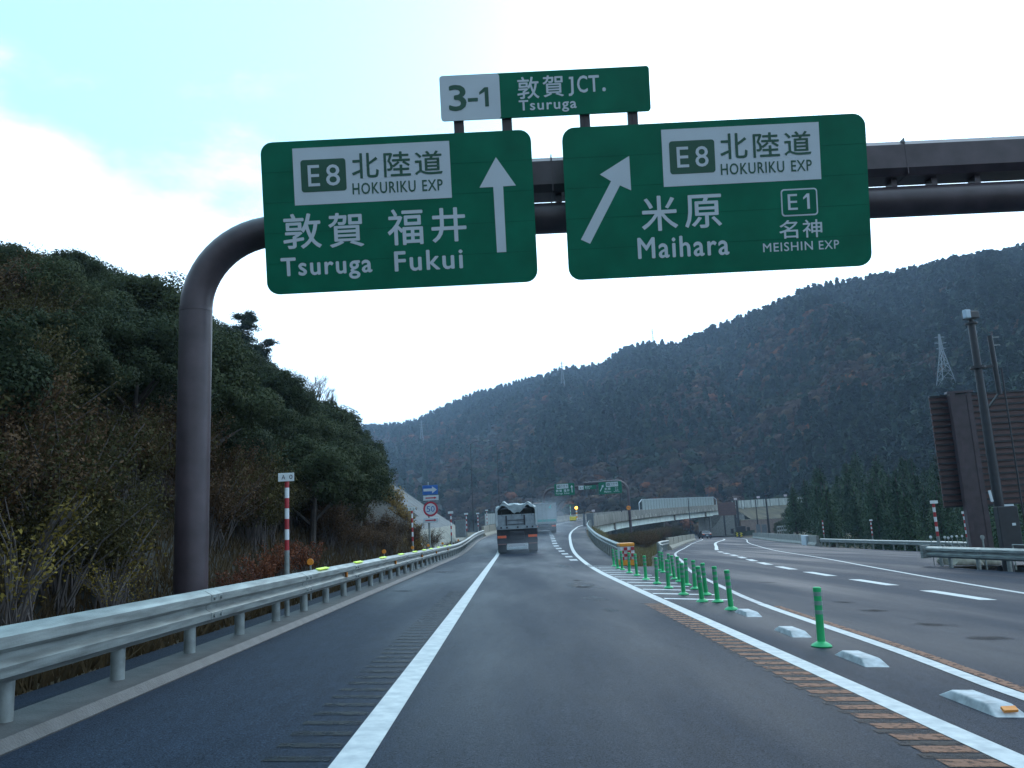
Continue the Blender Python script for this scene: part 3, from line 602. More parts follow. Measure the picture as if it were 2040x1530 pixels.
for u, v in ((624, 1114), (769, 1096), (825, 1087.5), (856, 1082.6), (883.6, 1076.5), (914, 1069.6)):
    p = on_rail(u, v, .80); p.x -= .03
    o = thing('delineator', 'orange round delineator on the left guardrail, %s from the camera' % ORD[k], 'reflector', (p.x, p.y, p.z-.5), 'orange delineators along the left guardrail'); k += 1
    b = MB(); b.cyl(p-Vector((0, 0, .62)), p-Vector((0, 0, .04)), .014, n=8); b.build('stem', M_GALVD, o)
    b = MB(); b.lathe(p+Vector((0, -.02, 0)), [(.045, -.012), (.055, -.008), (.055, .008), (.045, .012)], 18, 'Y'); b.build('disc', M_OREFL, o)
def barrier(label, path, h, w0, w1, m, lower=.25, cat='barrier', name='concrete_barrier', group='concrete barriers', cap=None):
    o = thing(name, label, cat, path[0], group)
    b = MB(); b.sweep([(-w0, -lower), (-w0, .12), (-w1, .35), (-w1*.8, h), (w1*.8, h), (w1, .35), (w0, .12), (w0, -lower)], path); b.build('wall', m, o)
    for i in range(2, len(path)-1, 3):                    # expansion joints
        t = (path[i+1]-path[i-1]); b = MB(); b.box(path[i]+Vector((0, 0, h*.62)), (.018, 2*w1*1.06, h*.75), math.atan2(t.y, t.x)); b.build('joint', M_KERB, o)
    if cap:
        b = MB(); b.sweep([(-w1-.02, h), (-w1-.02, h+.05), (w1+.02, h+.05), (w1+.02, h)], path); b.build('coping', cap, o)
    return o
barrier('beige concrete barrier ahead of the first truck on the left of the ramp', [Vector((spl(EDGE_L, y)-.35, y, zramp(spl(EDGE_L, y)-.35, y))) for y in frange(79.5, 120, 2.5)], 1.0, .3, .13, M_BARR)
barrier('brownish concrete wall on the outside of the ramp curve behind the flashing beacon', [Vector((spl(EDGE_L, y)-.35, y, zramp(spl(EDGE_L, y)-.35, y))) for y in frange(121, 215, 3)], .95, .3, .15, M_PARA)
o = thing('metal_screen', 'grey slatted metal screen standing on the left concrete barrier', 'fence', (-3, 82, 1))
fp = [Vector((spl(EDGE_L, y)-.45, y, zramp(spl(EDGE_L, y)-.35, y)+.9)) for y in frange(83, 106, 1.5)]
for p in fp: b = MB(); b.box(p+Vector((0, 0, .65)), (.07, .07, 1.3)); b.build('post', M_GALVD, o)
b = MB(); b.sweep([(-.02, .15), (-.02, 1.25), (.02, 1.25), (.02, .15)], fp); b.build('slat_panel', M_GLASSP, o)
grp = [Vector((spl(EDGE_R, y)+.25, y, zramp(spl(EDGE_R, y), y))) for y in frange(35.2, 111, 1.6)]
guardrail('steel guardrail on the right edge of the ramp running up to the bridge', grp, -1, .42, 1.6)
rrp = [Vector((spl(RR_L, y)-1.0, y, zright(spl(RR_L, y)-1, y))) for y in frange(38.5, 66, 1.5)]
guardrail('steel guardrail on the left edge of the lower road behind the green posts', rrp, 1, .42, 1.9)
barrier('pale concrete barrier on the left of the lower road beyond its guardrail', [Vector((spl(RR_L, y)-1.0, y, zright(spl(RR_L, y)-1, y))) for y in frange(66.5, 128, 3.4)], .95, .3, .13, M_BARR)
nrp = [Vector((lerp([(-6, 18.6), (28, 16.85), (33.2, 16.3)], y), y, zright(lerp([(-6, 18.6), (28, 16.85), (33.2, 16.3)], y), y))) for y in frange(0, 33.2, 1.6)]
nr = guardrail('steel guardrail with a blunt end nearest on the right, in front of the brown board', nrp, -1, .36, 1.6, hgt=1.2, postr=.075)
b = MB(); p = nrp[-1]; b.box(p+Vector((-.09, .12, .57)), (.32, .2, .5)); b.build('end_cap', M_GALV, nr)
FR = [(29.75, 81.5), (29.85, 72), (29.8, 62), (29.2, 55), (27.2, 49.5), (24.2, 45), (21.2, 41.3), (18.8, 38)]
frp = []
for (x0, y0), (x1, y1) in zip(FR, FR[1:]):
    n = max(1, int(math.hypot(x1-x0, y1-y0)/1.5)); frp += [Vector((x0+(x1-x0)*i/n, y0+(y1-y0)*i/n, 0)) for i in range(n)]
for p in frp: p.z = zright(p.x, p.y)
guardrail('steel guardrail along the back of the lay-by in front of the dark cedars', frp, 1, .42, 1.9)
i = 0
for u, v in ((1854, 1070), (1868, 1071.5), (1882, 1070.5), (1889, 1071.5), (1896, 1069), (1906, 1068.5), (1917, 1068)):
    Y = 34.5+i*1.6; p = at(u, v, Y); gz0 = zright(p.x, Y)
    o = thing('delineator', 'pale round delineator behind the right guardrail, %s from its blunt end' % ['first', 'second', 'third', 'fourth', 'fifth', 'sixth', 'seventh'][i], 'reflector', (p.x, Y, gz0), 'pale delineators behind the right guardrail')
    b = MB(); b.cyl((p.x, Y, gz0-.1), (p.x, Y, p.z-.05), .018, n=8); b.build('stem', M_GALVD, o)
    b = MB(); b.lathe(p, [(.05, -.012), (.06, -.008), (.06, .008), (.05, .012)], 18, 'Y'); b.build('disc', M_PWHITE, o); i += 1
p = at(1957, 1070.5, 30.4); o = thing('delineator', 'pale round delineator on the right guardrail, left of the camera pole', 'reflector', (p.x, p.y, p.z-.5))
b = MB(); b.cyl(p-Vector((0, 0, 1.2)), p-Vector((0, 0, .05)), .03, n=8); b.build('stem', M_GALVD, o)
b = MB(); b.lathe(p, [(.07, -.015), (.08, -.008), (.08, .008), (.07, .015)], 18, 'Y'); b.build('disc', M_GALV, o)
rcb = [Vector((x+.1, y, zright(x, y))) for x, y in ((29.6, 82.3), (30.9, 88.5), (32.2, 95), (33.3, 102), (34.5, 110), (36.4, 120), (38.5, 130), (40.9, 140), (43.3, 150), (45.5, 160))]
rc_ = barrier('long grey concrete barrier on the right bend of the lower road', rcb, 1.02, .32, .14, M_CONC)
b = MB(); b.bbox(rcb[1]+Vector((-.3, 0, .5)), (.6, .9, 1.05), .04, .2); b.build('pale_block', M_SWHITE, rc_)
# ------------------------------------------------------------------ snow poles with distance plates
def snow_pole(base, top, label, txt=None, plate=.52, rad=.032, group='red and white striped snow poles'):
    o = thing('snow_pole', label, 'marker pole', base, group); h = top-base.z; p = Vector(base)
    b = MB(); b.tube([p-Vector((0, 0, .2)), p+Vector((0, 0, h*.45))], rad*1.12, 12); b.build('lower_post', M_GALVD, o, True)
    b = MB(); n = 7; z0 = h*.45; st = (h*.97-z0)/n
    for i in range(n): b.cur = (i+0) % 2; b.tube([p+Vector((0, 0, z0+i*st)), p+Vector((0, 0, z0+(i+1)*st))], rad, 12)
    b.build('striped_pole', [M_RED, M_PWHITE], o, True)
    if plate:
        c = p+Vector((0, -rad-.012, h-.06)); b = MB(); b.bbox(c, (plate*.46, .012, .125), .005); b.build('plate', M_PWHITE, o)
        if txt:
            b = MB(); x = c.x-plate*.23*.55
            for t, w in txt:
                vs, fs = glyphs(t, .01); b.add([(x+a*w, c.y-.009, c.z-.032+q*.066) for a, q in vs], fs); x += w+.06
            b.build('lettering', M_DARK, o)
    return o
def lp(Y): x = spl(EDGE_L, Y)-.36; return Vector((x, Y, zramp(x, Y)+.08))
b0 = lp(12.5); snow_pole(b0, 2.31, 'red and white snow pole nearest on the left with a plate reading A 0', (('A', .055), ('0', .048)))
snow_pole(lp(28.2), 2.30, 'red and white snow pole beside the round speed limit sign', (('A', .05), ('2', .04), ('0', .04)))
for Y, t, lb in ((46, 2.62, 'red and white snow pole in front of the pale shotcrete toe'), (61, 2.9, 'thin striped snow pole with a plate standing before the grey cabinet'), (75, 3.25, 'thin striped snow pole just beyond the grey cabinet'), (84, 3.75, 'farthest striped snow pole on the left, near the slatted screen')):
    snow_pole(lp(Y), t, lb, None, .62, .036)
p = at(1872, 1095, 33.9); snow_pole(Vector((p.x, 33.9, zright(p.x, 33.9))), at(1865, 997, 33.9).z, 'red and white snow pole behind the blunt end of the right guardrail', None, .7, .055)
for u, v, Y, lb in ((1919, 1019, 44, 'red and white snow pole left of the brown board leg, with a plate'), (1734, 1035, 72, 'slim striped snow pole in the middle of the lay-by guardrail'), (1638, 1035, 82.2, 'slim striped snow pole at the far end of the lay-by guardrail')):
    p = at(u, v, Y); snow_pole(Vector((p.x, Y, zright(p.x, Y))), p.z, lb, None, .6 if u != 1638 else 0, .05)
Y = 46.2; p = at(1926, 1022, Y); snow_pole(Vector((p.x+.2, Y, zright(p.x, Y))), p.z, 'bare striped snow pole without a plate beside the brown board leg', None, 0, .045)
# ------------------------------------------------------------------ speed sign on the left
p = lp(34.0); o = thing('speed_limit_sign', 'round red and blue 50 sign under a blue one-way arrow on a grey post', 'road sign', p)
b = MB(); b.tube([p-Vector((0, 0, .2)), p+Vector((0, 0, 3.25))], .038, 12); b.build('post', M_GALVD, o, True)
c = at(857, 976, 33.95); y = p.y-.07
def flat(b, cx, cz, w, h, y0, y1): b.box((cx, (y0+y1)/2, cz), (w, y1-y0, h))
b = MB(); b.bbox((c.x, y, c.z), (.62, .025, .38), .01); b.build('arrow_panel', M_BLUE, o)
b = MB(); b.prismy([(c.x-.27, c.z-.055), (c.x+.08, c.z-.055), (c.x+.08, c.z-.14), (c.x+.28, c.z), (c.x+.08, c.z+.14), (c.x+.08, c.z+.055), (c.x-.27, c.z+.055)], y-.022, y-.014); b.build('arrow', M_SWHITE, o)
c2 = at(858, 1014, 33.95)
b = MB(); b.lathe((c2.x, y, c2.z), [(.30, -.012), (.30, .012)], 32, 'Y'); b.build('red_ring', M_SRED, o)
b = MB(); b.lathe((c2.x, y-.014, c2.z), [(.225, -.003), (.225, .003)], 32, 'Y'); b.build('white_disc', M_SWHITE, o)
b = MB()
for t, x0, x1 in (('5', -.165, -.012), ('0', .012, .165)): vs, fs = glyphs(t, .022); b.add([(c2.x+x0+a*(x1-x0), y-.021, c2.z-.115+q*.23) for a, q in vs], fs)
b.build('lettering', M_BLUE, o)
for v in (992, 1036.5):
    c3 = at(858.5, v, 33.95); b = MB(); b.bbox((c3.x, y, c3.z), (.62, .02, .2), .008); b.build('plate', M_SWHITE, o)
    b = MB(); b.prismy([(c3.x-.22, c3.z-.022), (c3.x+.14, c3.z-.022), (c3.x+.14, c3.z-.05), (c3.x+.24, c3.z), (c3.x+.14, c3.z+.05), (c3.x+.14, c3.z+.022), (c3.x-.22, c3.z+.022)], y-.018, y-.011); b.build('red_arrow', M_SRED, o)
# ------------------------------------------------------------------ green delineator posts
dl = [(1223.5, 1128), (1231, 1132.6), (1240, 1135.6), (1254, 1141.5), (1269, 1147), (1287, 1155), (1309, 1163), (1332, 1172), (1362, 1185), (1399, 1199)][::-1]
dr = [(1316, 1137), (1321, 1140.6), (1335, 1147), (1344, 1154), (1353.5, 1159), (1369, 1166.5), (1385, 1174), (1407, 1185.6), (1430, 1200), (1457, 1215), (1637, 1288.5)][::-1]
proto = None
def green_post(p, label):
    global proto
    if proto is None:
        o = thing('lane_post', label, 'delineator post', (0, 0, 0), 'green flexible posts in the gore')
        b = MB(); b.lathe((0, 0, 0), [(.11, 0), (.115, .012), (.10, .03), (.055, .055), (.045, .06)], 20); b.build('base', M_DGREEN, o, True)
        b = MB(); b.lathe((0, 0, 0), [(.044, .05), (.042, .60), (.046, .61), (.046, .645), (.035, .655)], 20); b.build('post', M_DGREEN, o, True)
        for z in (.355, .455, .555): b = MB(); b.lathe((0, 0, 0), [(.0455, z), (.0455, z+.045)], 20); b.build('reflective_band', M_BAND, o, True)
        proto = o; o.location = p; return o
    c = copy_tree(proto); c.location = p; c['label'] = label; return c
bo = lambda p: Vector((p.x, p.y, zright(p.x, p.y)))
for i, q in enumerate(dr):
    lb = 'green lane post standing alone between the white kerb blocks' if i == 0 else 'green lane post in the right row, %s of the row from the near end' % (ORD[i-1] if i > 1 else 'nearest')
    p = bo(on(*q)); c = green_post(p, lb); c.rotation_euler = (math.radians(rnd.uniform(-2.5, 2.5)), math.radians(rnd.uniform(-2.5, 2.5)), rnd.uniform(0, 6))
for i, q in enumerate(dl):
    p = bo(on(*q)); c = green_post(p, 'green lane post in the left row, %s of the row from the near end' % ORD[i]); c.rotation_euler = (math.radians(rnd.uniform(-2.5, 2.5)), math.radians(rnd.uniform(-2.5, 2.5)), rnd.uniform(0, 6))
# low kerb blocks
M_BLOCK = mat('kerb_block', (.36, .39, .41), .6, .35, 9, 0, .15, 40)
bl = [(1955, 1405, 'nearest, with an orange reflector'), (1715, 1316, 'just in front of the lone green post'), (1578, 1262, 'just behind the lone green post'), (1490, 1224, 'farthest, beside the green post rows')]
for u, v, lb in bl:
    p = bo(on(u, v)); o = thing('kerb_block', 'low white lane separator block, '+lb, 'kerb block', p, 'white lane separator blocks'); bm_ = MB(); L, w, h = .85, .12, .068
    vs = [(-w, -L/2, 0), (w, -L/2, 0), (w, L/2, 0), (-w, L/2, 0), (-w*.75, -L/2+.17, h), (w*.75, -L/2+.17, h), (w*.75, L/2-.17, h), (-w*.75, L/2-.17, h)]
    R3 = Matrix.Rotation(-.02-.0, 3, 'Z'); bm_.add([p+R3 @ Vector(q)+Vector((0, 0, -.05*q[0]-.004)) for q in vs], [(0, 1, 5, 4), (1, 2, 6, 5), (2, 3, 7, 6), (3, 0, 4, 7), (4, 5, 6, 7)])
    ob_ = bm_.build('body', M_BLOCK, o); md = ob_.modifiers.new('soft', 'BEVEL'); md.width = .012; md.segments = 2
    if 'orange' in lb: b = MB(); b.box(p+Vector((0, -L/2+.06, .045)), (.1, .02, .045), M=Matrix.Rotation(-1.1, 3, 'X')); b.build('reflector', M_OREFL, o)
# crash cushion
p = bo(on(1252, 1127)); p.y += .0
o = thing('crash_cushion', 'orange box with red and white checks at the nose of the guardrail', 'crash cushion', p); cw, chh, cd = .58, .88, .9
b = MB(); b.bbox(p+Vector((0, cd/2, .12)), (cw, cd, .22), .02); b.build('lower_body', M_OPL, o)
b = MB(); b.bbox(p+Vector((0, cd/2, chh*.5+.07)), (cw*.97, cd*.96, chh*.62), .03); b.build('body', M_PWHITE, o)
b = MB(); b.bbox(p+Vector((0, cd/2, chh-.06)), (cw*1.03, cd*1.02, .14), .03); b.build('lid', M_OPL, o)
b = MB()
for i in range(4):
    for j in range(4):
        if (i+j) % 2 == 0: b.box(p+Vector((-cw*.36+i*cw*.24, -.0, .29+j*.125)), (cw*.23, .05, .12))
b.build('red_check', M_RED, o)
#==PART3==
# ------------------------------------------------------------------ big board seen from behind, camera pole
BY = 36.0; pl_ = at(1850, 790, BY); bx0, bz1, bz0 = pl_.x, pl_.z, at(1873, 1012, BY).z; BA = math.radians(-8); bw = 8.4
o = thing('sign_board', 'huge brown road sign seen from its ribbed back on the right', 'road sign', (bx0, BY, zright(bx0, BY)))
Rb = Matrix.Rotation(BA, 3, 'Z'); B0 = Vector((bx0, BY, 0))
def bp(x, y, z): return B0 + Rb @ Vector((x, y, 0)) + Vector((0, 0, z))
nr_ = 18; st = (bz1-bz0)/nr_
b = MB()
for i in range(nr_):
    z = bz0+(i+.5)*st; b.box(bp(bw/2, .04, z), (bw, .05, st*.97), BA)
b.build('panel', M_BOARD, o)
for i in range(nr_+1):
    b = MB(); z = bz0+i*st; b.box(bp(bw/2, -.02, min(max(z, bz0+.03), bz1-.03)), (bw, .10, .075), BA); b.build('rib', M_DARK, o)
for x in (1.1, 5.6):
    c = bp(x, -.42, 0); gz_ = zright(c.x, c.y); b = MB()
    for dx in (-.36, .36): b.box((c.x+dx, c.y, (gz_-.5+bz1)/2), (.2, .32, bz1-gz_+.5), BA)
    b.box((c.x, c.y+.02, (gz_-.5+bz1-.05)/2), (.56, .2, bz1-gz_+.4), BA); b.build('leg', M_BROWN, o)
    b = MB(); b.box((c.x, c.y, bz1+.04), (1.05, .36, .09), BA); b.build('leg_cap', M_BROWN, o)
PY = 33.2; p = at(1999, 1066, PY); q = at(1938, 640, PY); g0 = zright(p.x, PY); px_ = p.x
o = thing('camera_pole', 'dark tapered pole with a surveillance camera on top in front of the brown board', 'pole', (px_, PY, g0))
b = MB(); b.tube([(px_, PY, g0-.3), (px_, PY, q.z-3.6), (px_, PY, q.z-2.6), (px_, PY, q.z-.1)], [.20, .17, .15, .14], 18); b.build('pole', M_DARK, o, True)
b = MB(); b.lathe((px_, PY, q.z-.15), [(.15, 0), (.24, .02), (.24, .09), (.1, .1), (.1, .22)], 16); b.build('top_bracket', M_DARK, o)
b = MB(); b.bbox((px_-.05, PY-.12, q.z+.22), (.52, .42, .30), .04, .25); b.build('camera_housing', M_DARK, o)
b = MB(); b.bbox((px_-.30, PY-.30, q.z+.24), (.26, .2, .36), .03, .25); b.build('hood', mat('camera_hood', (.35, .45, .55), .35, .1, 5), o)
b = MB(); b.lathe((px_, PY, q.z-1.95), [(.2, -.06), (.3, -.05), (.3, .05), (.2, .06)], 16); b.box((px_+.35, PY, q.z-1.92), (.75, .12, .1)); b.build('arm', M_DARK, o)
b = MB(); b.tube([(px_+.72, PY, q.z-3.1), (px_+.68, PY, q.z-.65)], .10, 10); b.tube([(px_+.65, PY, q.z-3.1), (px_+.2, PY, q.z-3.6)], .05, 8); b.build('whip_post', M_DARK, o, True)
for z in (.72, 1.05): b = MB(); b.tube([(px_+.62, PY, q.z-z), (px_+1.05, PY, q.z-z)], .02, 6); b.build('antenna', M_GALV, o)
b = MB(); b.tube([(px_+.95, PY, q.z-2.0), (px_+.9, PY, g0+.2)], .035, 8); b.build('conduit', M_DARK, o)
b = MB(); b.bbox((px_+.05, PY-.32, g0+1.5), (.8, .3, 1.65), .03); b.build('cabinet', M_DARK, o)
b = MB(); b.box((px_+.12, PY-.478, g0+2.36), (.36, .012, .075)); b.box((px_+.2, PY-.478, g0+1.62), (.14, .012, .1)); b.build('label_plate', M_SWHITE, o)
b = MB(); b.box((px_-.38, PY-.2, g0+2.75), (.1, .03, .45), M=Matrix.Rotation(-.12, 3, 'Y')); b.build('white_strip', M_SWHITE, o)
# low pipe railing and pale rocks behind the right guardrail
o = thing('pipe_railing', 'low pale pipe railing behind the right guardrail below the camera pole', 'railing', (18.4, 29, -.9))
for y in frange(22, 32, 1.0): b = MB(); z = zright(18.6, y); b.cyl((18.9, y, z-.1), (18.9, y, z+.86), .03, n=8); b.build('post', M_GALV, o)
for h in (.5, .84): b = MB(); b.tube([(18.9, y, zright(18.6, y)+h) for y in frange(22, 32, 1.0)], .026, 8); b.build('rail', M_GALV, o, True)
for i, (u, v, Y, s) in enumerate(((1897, 1124, 35.6, .55), (1914, 1127, 35.2, .75), (1970, 1122, 35.3, .5))):
    p = at(u, v, Y); bm = bmesh.new(); bmesh.ops.create_icosphere(bm, subdivisions=3, radius=s)
    for w in bm.verts: w.co *= 1+.35*mnoise.noise(w.co*1.7+Vector((i*3, 0, 0))); w.co.z *= .5
    bm.verts.index_update(); b = MB(); b.add([w.co+Vector((p.x, Y, zright(p.x, Y)+.12)) for w in bm.verts], [[w.index for w in f.verts] for f in bm.faces]); bm.free()
    r_ = b.build('rock', M_BARR, None, True); r_.data.transform(Matrix.Translation((-p.x, -Y, 1))); r_.location = (p.x, Y, -1); tag(r_, ['pale rock left of the brown board leg behind the guardrail', 'largest pale rock, at the foot of the brown board leg', 'small pale rock below the camera pole'][i], 'rock', 'pale rocks behind the guardrail')
# ------------------------------------------------------------------ trucks and car
def wheel(o, x, y, z, r, w, rim=M_TRKD):
    b = MB(); b.lathe((x, y, z), [(r*.6, -w/2), (r*.93, -w/2), (r, -w/2+.05), (r, w/2-.05), (r*.93, w/2), (r*.6, w/2)], 24, 'X'); t = b.build('wheel', M_RUB, o, True)
    b = MB(); b.lathe((x, y, z), [(r*.56, -w/2-.005), (r*.56, w/2+.005)], 18, 'X'); b.build('rim', rim, t); return t
tx, ty, tz = .26, 51.0, .10
o = thing('tipper_truck', 'grey tipper truck with a tarpaulin over its load, rear view, on wet road', 'truck', (tx, ty, tz))
b = MB(); b.bbox((tx, ty+3.2, tz+1.05), (.9, 6.6, .5), .04); b.build('chassis', M_TRKD, o)
b = MB(); b.bbox((tx, ty+.35, tz+1.0), (2.46, .6, .86), .03); b.build('rear_frame', M_TRKD, o)
b = MB(); b.bbox((tx, ty+2.9, tz+1.53), (2.5, 5.8, .2), .03); b.build('bed_floor', M_TRK, o)
for s in (-1, 1):
    b = MB(); b.sweep([(-.05, 1.6), (-.05, 2.72), (.05, 2.72), (.05, 1.6)], [(tx+s*1.2, ty+.05, tz), (tx+s*1.2, ty+5.8, tz)]); b.build('side_board', M_TRK, o)
    b = MB(); b.box((tx+s*1.2, ty-.0, tz+2.15), (.12, .1, 1.1)); b.build('corner_post', mat('truck_pale', (.45, .5, .52), .4, .15, 4), o)
    for k in range(5): b = MB(); b.box((tx+s*1.27, ty+.7+k*1.15, tz+2.15), (.05, .1, 1.1)); b.build('side_rib', M_TRK, o)
    b = MB(); b.bbox((tx+s*.93, ty+.02, tz+.98), (.54, .06, .15), .02); b.build('tail_lamp', M_TAIL, o)
    b = MB(); b.box((tx+s*.93, ty+.03, tz+.55), (.5, .04, .06)); b.build('lower_reflector', mat('dull_reflector', (.22, .10, .09), .4), o)
    b = MB(); b.box((tx+s*.93, ty+.34, tz+.42), (.56, .02, .62)); b.build('mudflap', M_RUB, o)
    wheel(o, tx+s*.95, ty+.95, tz+.5, .5, .5); wheel(o, tx+s*.95, ty+2.25, tz+.5, .5, .5); wheel(o, tx+s*1.02, ty+6.6, tz+.5, .5, .28)
tb = MB(); tb.bbox((tx, ty+.02, tz+1.97), (2.26, .06, .68), .02); tg = tb.build('tailgate', M_TRK, o)
for x in (-.62, .48): b = MB(); b.box((tx+x, ty-.03, tz+1.95), (.09, .06, .6)); b.build('rib', M_TRKD, tg)
for z in (1.72, 1.97): b = MB(); b.box((tx-.05, ty-.035, tz+z), (1.0, .05, .03)); b.build('rib', M_TRKD, tg)
b = MB(); b.prism([(-1.26, 0), (1.26, 0), (1.18, .22), (-1.18, .22)], -.06, .06); lip = MB(); lip.add([(tx+q[0], ty-.06+q[2], tz+1.42+q[1]) for q in b.v], b.f); lip.build('bed_lip', M_TRK, o)
for x in (-.95, -.6, .05, .62, .95): b = MB(); b.box((tx+x, ty-.13, tz+1.53), (.1, .03, .1)); b.build('hinge', M_TRKD, o)
b = MB(); b.bbox((tx-.05, ty+.0, tz+.29), (1.24, .1, .18), .03); b.box((tx-.62, ty, tz+.42), (.1, .08, .12)); b.box((tx+.52, ty, tz+.42), (.1, .08, .12)); b.build('bumper', mat('truck_pale', (.45, .5, .52)), o)
b = MB(); b.bbox((tx, ty+.03, tz+.98), (.44, .03, .2), .008); b.build('number_plate', mat('plate_dull', (.10, .14, .15), .4), o)
tv = []; nx, ny = 22, 34
for j in range(ny+1):
    for i in range(nx+1):
        x = -1.22+2.44*i/nx; y = -.02+5.85*j/ny; e = 1-abs(2*i/nx-1)**5.0
        z = 2.68+.22*e+.30*mnoise.noise((x*1.9+3, y*1.1, 4))*e+.16*abs(mnoise.noise((x*4, y*3, 1)))+(.06 if i in (0, nx) else 0)
        if j == 0: z -= .1*(1-e)
        tv.append((tx+x, ty+y, tz+z))
b = MB(); b.add(tv, [(j*(nx+1)+i, j*(nx+1)+i+1, (j+1)*(nx+1)+i+1, (j+1)*(nx+1)+i) for j in range(ny) for i in range(nx)])
fv = [(tx-1.2+2.4*i/nx, ty-.03-.05*abs(mnoise.noise((i*.5, 0, 2))), tz+2.70+.2*(1-abs(2*i/nx-1)**5)+.2*mnoise.noise(((-1.2+2.4*i/nx)*1.9+3, 0, 4))) for i in range(nx+1)]
def hang(i): q = abs(2*i/nx-1); return (.12 if q > .97 else 0)+.14+.34*math.exp(-(q/.34)**4)+.16*mnoise.noise((i*.55, 3, 1))
fw = [(x, y-.03, z-hang(i)) for i, (x, y, z) in enumerate(fv)]
b.add(fv+fw, [(i, i+1, nx+2+i, nx+1+i) for i in range(nx)]); b.build('tarpaulin', M_TARP, o, True)
b = MB()
for x in (-.9, -.3, .3, .9): b.tube([(tx+x, ty-.1, tz+2.5), (tx+x+.03, ty-.04, tz+2.2)], .012, 6)
b.build('lashing', M_TRKD, o)
b = MB(); b.bbox((tx, ty+2.9, tz+2.2), (2.3, 5.5, .9), .05); b.build('load', M_SOIL, o)
b = MB(); b.bbox((tx, ty+7.0, tz+1.75), (2.4, 1.9, 2.0), .12); b.build('cab', M_TRK, o)
b = MB(); b.bbox((tx, ty+.45, tz+2.32), (2.36, .02, .6), .005); b.build('rear_bulkhead', M_DARK, o)
# second truck
t2x, t2y = 3.27, 85.0; t2z = 1.12
o = thing('box_truck', 'pale box truck with a teal stripe ahead of the tipper truck in the right lane', 'truck', (t2x, t2y, t2z))
b = MB(); b.bbox((t2x, t2y+4.5, t2z+1.98), (2.48, 9, 2.1), .05); b.build('cargo_box', M_BOXG, o)
for s in (-1, 1):
    b = MB(); b.bbox((t2x+s*.6, t2y-.02, t2z+1.98), (1.14, .05, 1.95), .01); dr_ = b.build('rear_door', M_BOXG, o)
    b = MB(); b.cyl((t2x+s*.2, t2y-.07, t2z+1.05), (t2x+s*.2, t2y-.07, t2z+2.9), .02, n=8); b.build('lock_bar', M_GALV, dr_)
    b = MB(); b.bbox((t2x+s*1.22, t2y-.03, t2z+1.98), (.09, .09, 2.1), .01); b.build('corner_post', M_TRK, o)
    b = MB(); b.bbox((t2x+s*.9, t2y, t2z+.72), (.4, .06, .14), .01); b.build('tail_lamp', M_TAIL, o)
    wheel(o, t2x+s*.95, t2y+1.6, t2z+.48, .48, .5); wheel(o, t2x+s*1.0, t2y+9.6, t2z+.48, .48, .28)
b = MB(); b.box((t2x, t2y-.056, t2z+1.28), (2.3, .02, .24)); b.build('teal_stripe', M_TEAL, o)
b = MB(); b.bbox((t2x, t2y-.03, t2z+2.98), (2.5, .1, .1), .02); b.build('top_rail', M_TRK, o)
mk = [(-.16, -.02), (.10, .30), (.17, .27), (.0, .02), (.12, .03), (.12, -.12), (.06, -.12), (.05, -.04), (-.10, -.06)]
b = MB(); b.prismy([(t2x+.62+x, t2z+2.55+z) for x, z in mk], t2y-.065, t2y-.05); b.build('emblem', mat('teal_emblem', (.12, .55, .5), .4, .1), o)
b = MB(); b.bbox((t2x, t2y+.2, t2z+.68), (2.3, .3, .3), .03); b.bbox((t2x, t2y+.1, t2z+.38), (2.2, .12, .14), .02); b.build('rear_bumper', M_TRKD, o)
b = MB(); b.bbox((t2x, t2y+5, t2z+.8), (.8, 9, .3), .03); b.build('chassis', M_TRKD, o)
b = MB(); b.bbox((t2x, t2y+10.1, t2z+1.6), (2.4, 1.9, 2.2), .12); b.build('cab', M_BOXG, o)
# small dark car far on the lower road
cx, cy = 35.95, 156.0; cz = zright(cx, cy)
o = thing('car', 'small dark car driving away on the lower road towards the bridge', 'car', (cx, cy, cz))
side = [(0, .32), (.03, .75), (.2, .95), (.55, 1.02), (1.0, 1.42), (2.3, 1.45), (3.1, .98), (4.1, .86), (4.3, .6), (4.3, .3)]
b = MB(); vs = []
for s in (-1, 1): vs += [(cx+s*(.86 if z < 1.1 else .64), cy+y, cz+z) for y, z in side]
n = len(side); b.add(vs, [tuple(range(n)), tuple(range(2*n-1, n-1, -1))]+[(i, n+i, n+(i+1) % n, (i+1) % n) for i in range(n)]); b.build('body', M_CAR, o, True)
b = MB(); b.add([(cx-.6, cy+.6, cz+1.05), (cx+.6, cy+.6, cz+1.05), (cx+.55, cy+.96, cz+1.38), (cx-.55, cy+.96, cz+1.38)], [(0, 1, 2, 3)]); b.v = [(x, y-.03, z+.02) for x, y, z in b.v]; b.build('rear_window', M_GLASS, o)
for s in (-1, 1):
    b = MB(); b.box((cx+s*.66, cy+.02, cz+.82), (.3, .1, .14)); b.build('tail_lamp', M_TAIL, o)
    for y in (.8, 3.4): wheel(o, cx+s*.76, cy+y, cz+.31, .31, .2)
b = MB(); b.box((cx, cy-.005, cz+.62), (.36, .03, .17)); b.build('number_plate', M_SWHITE, o)
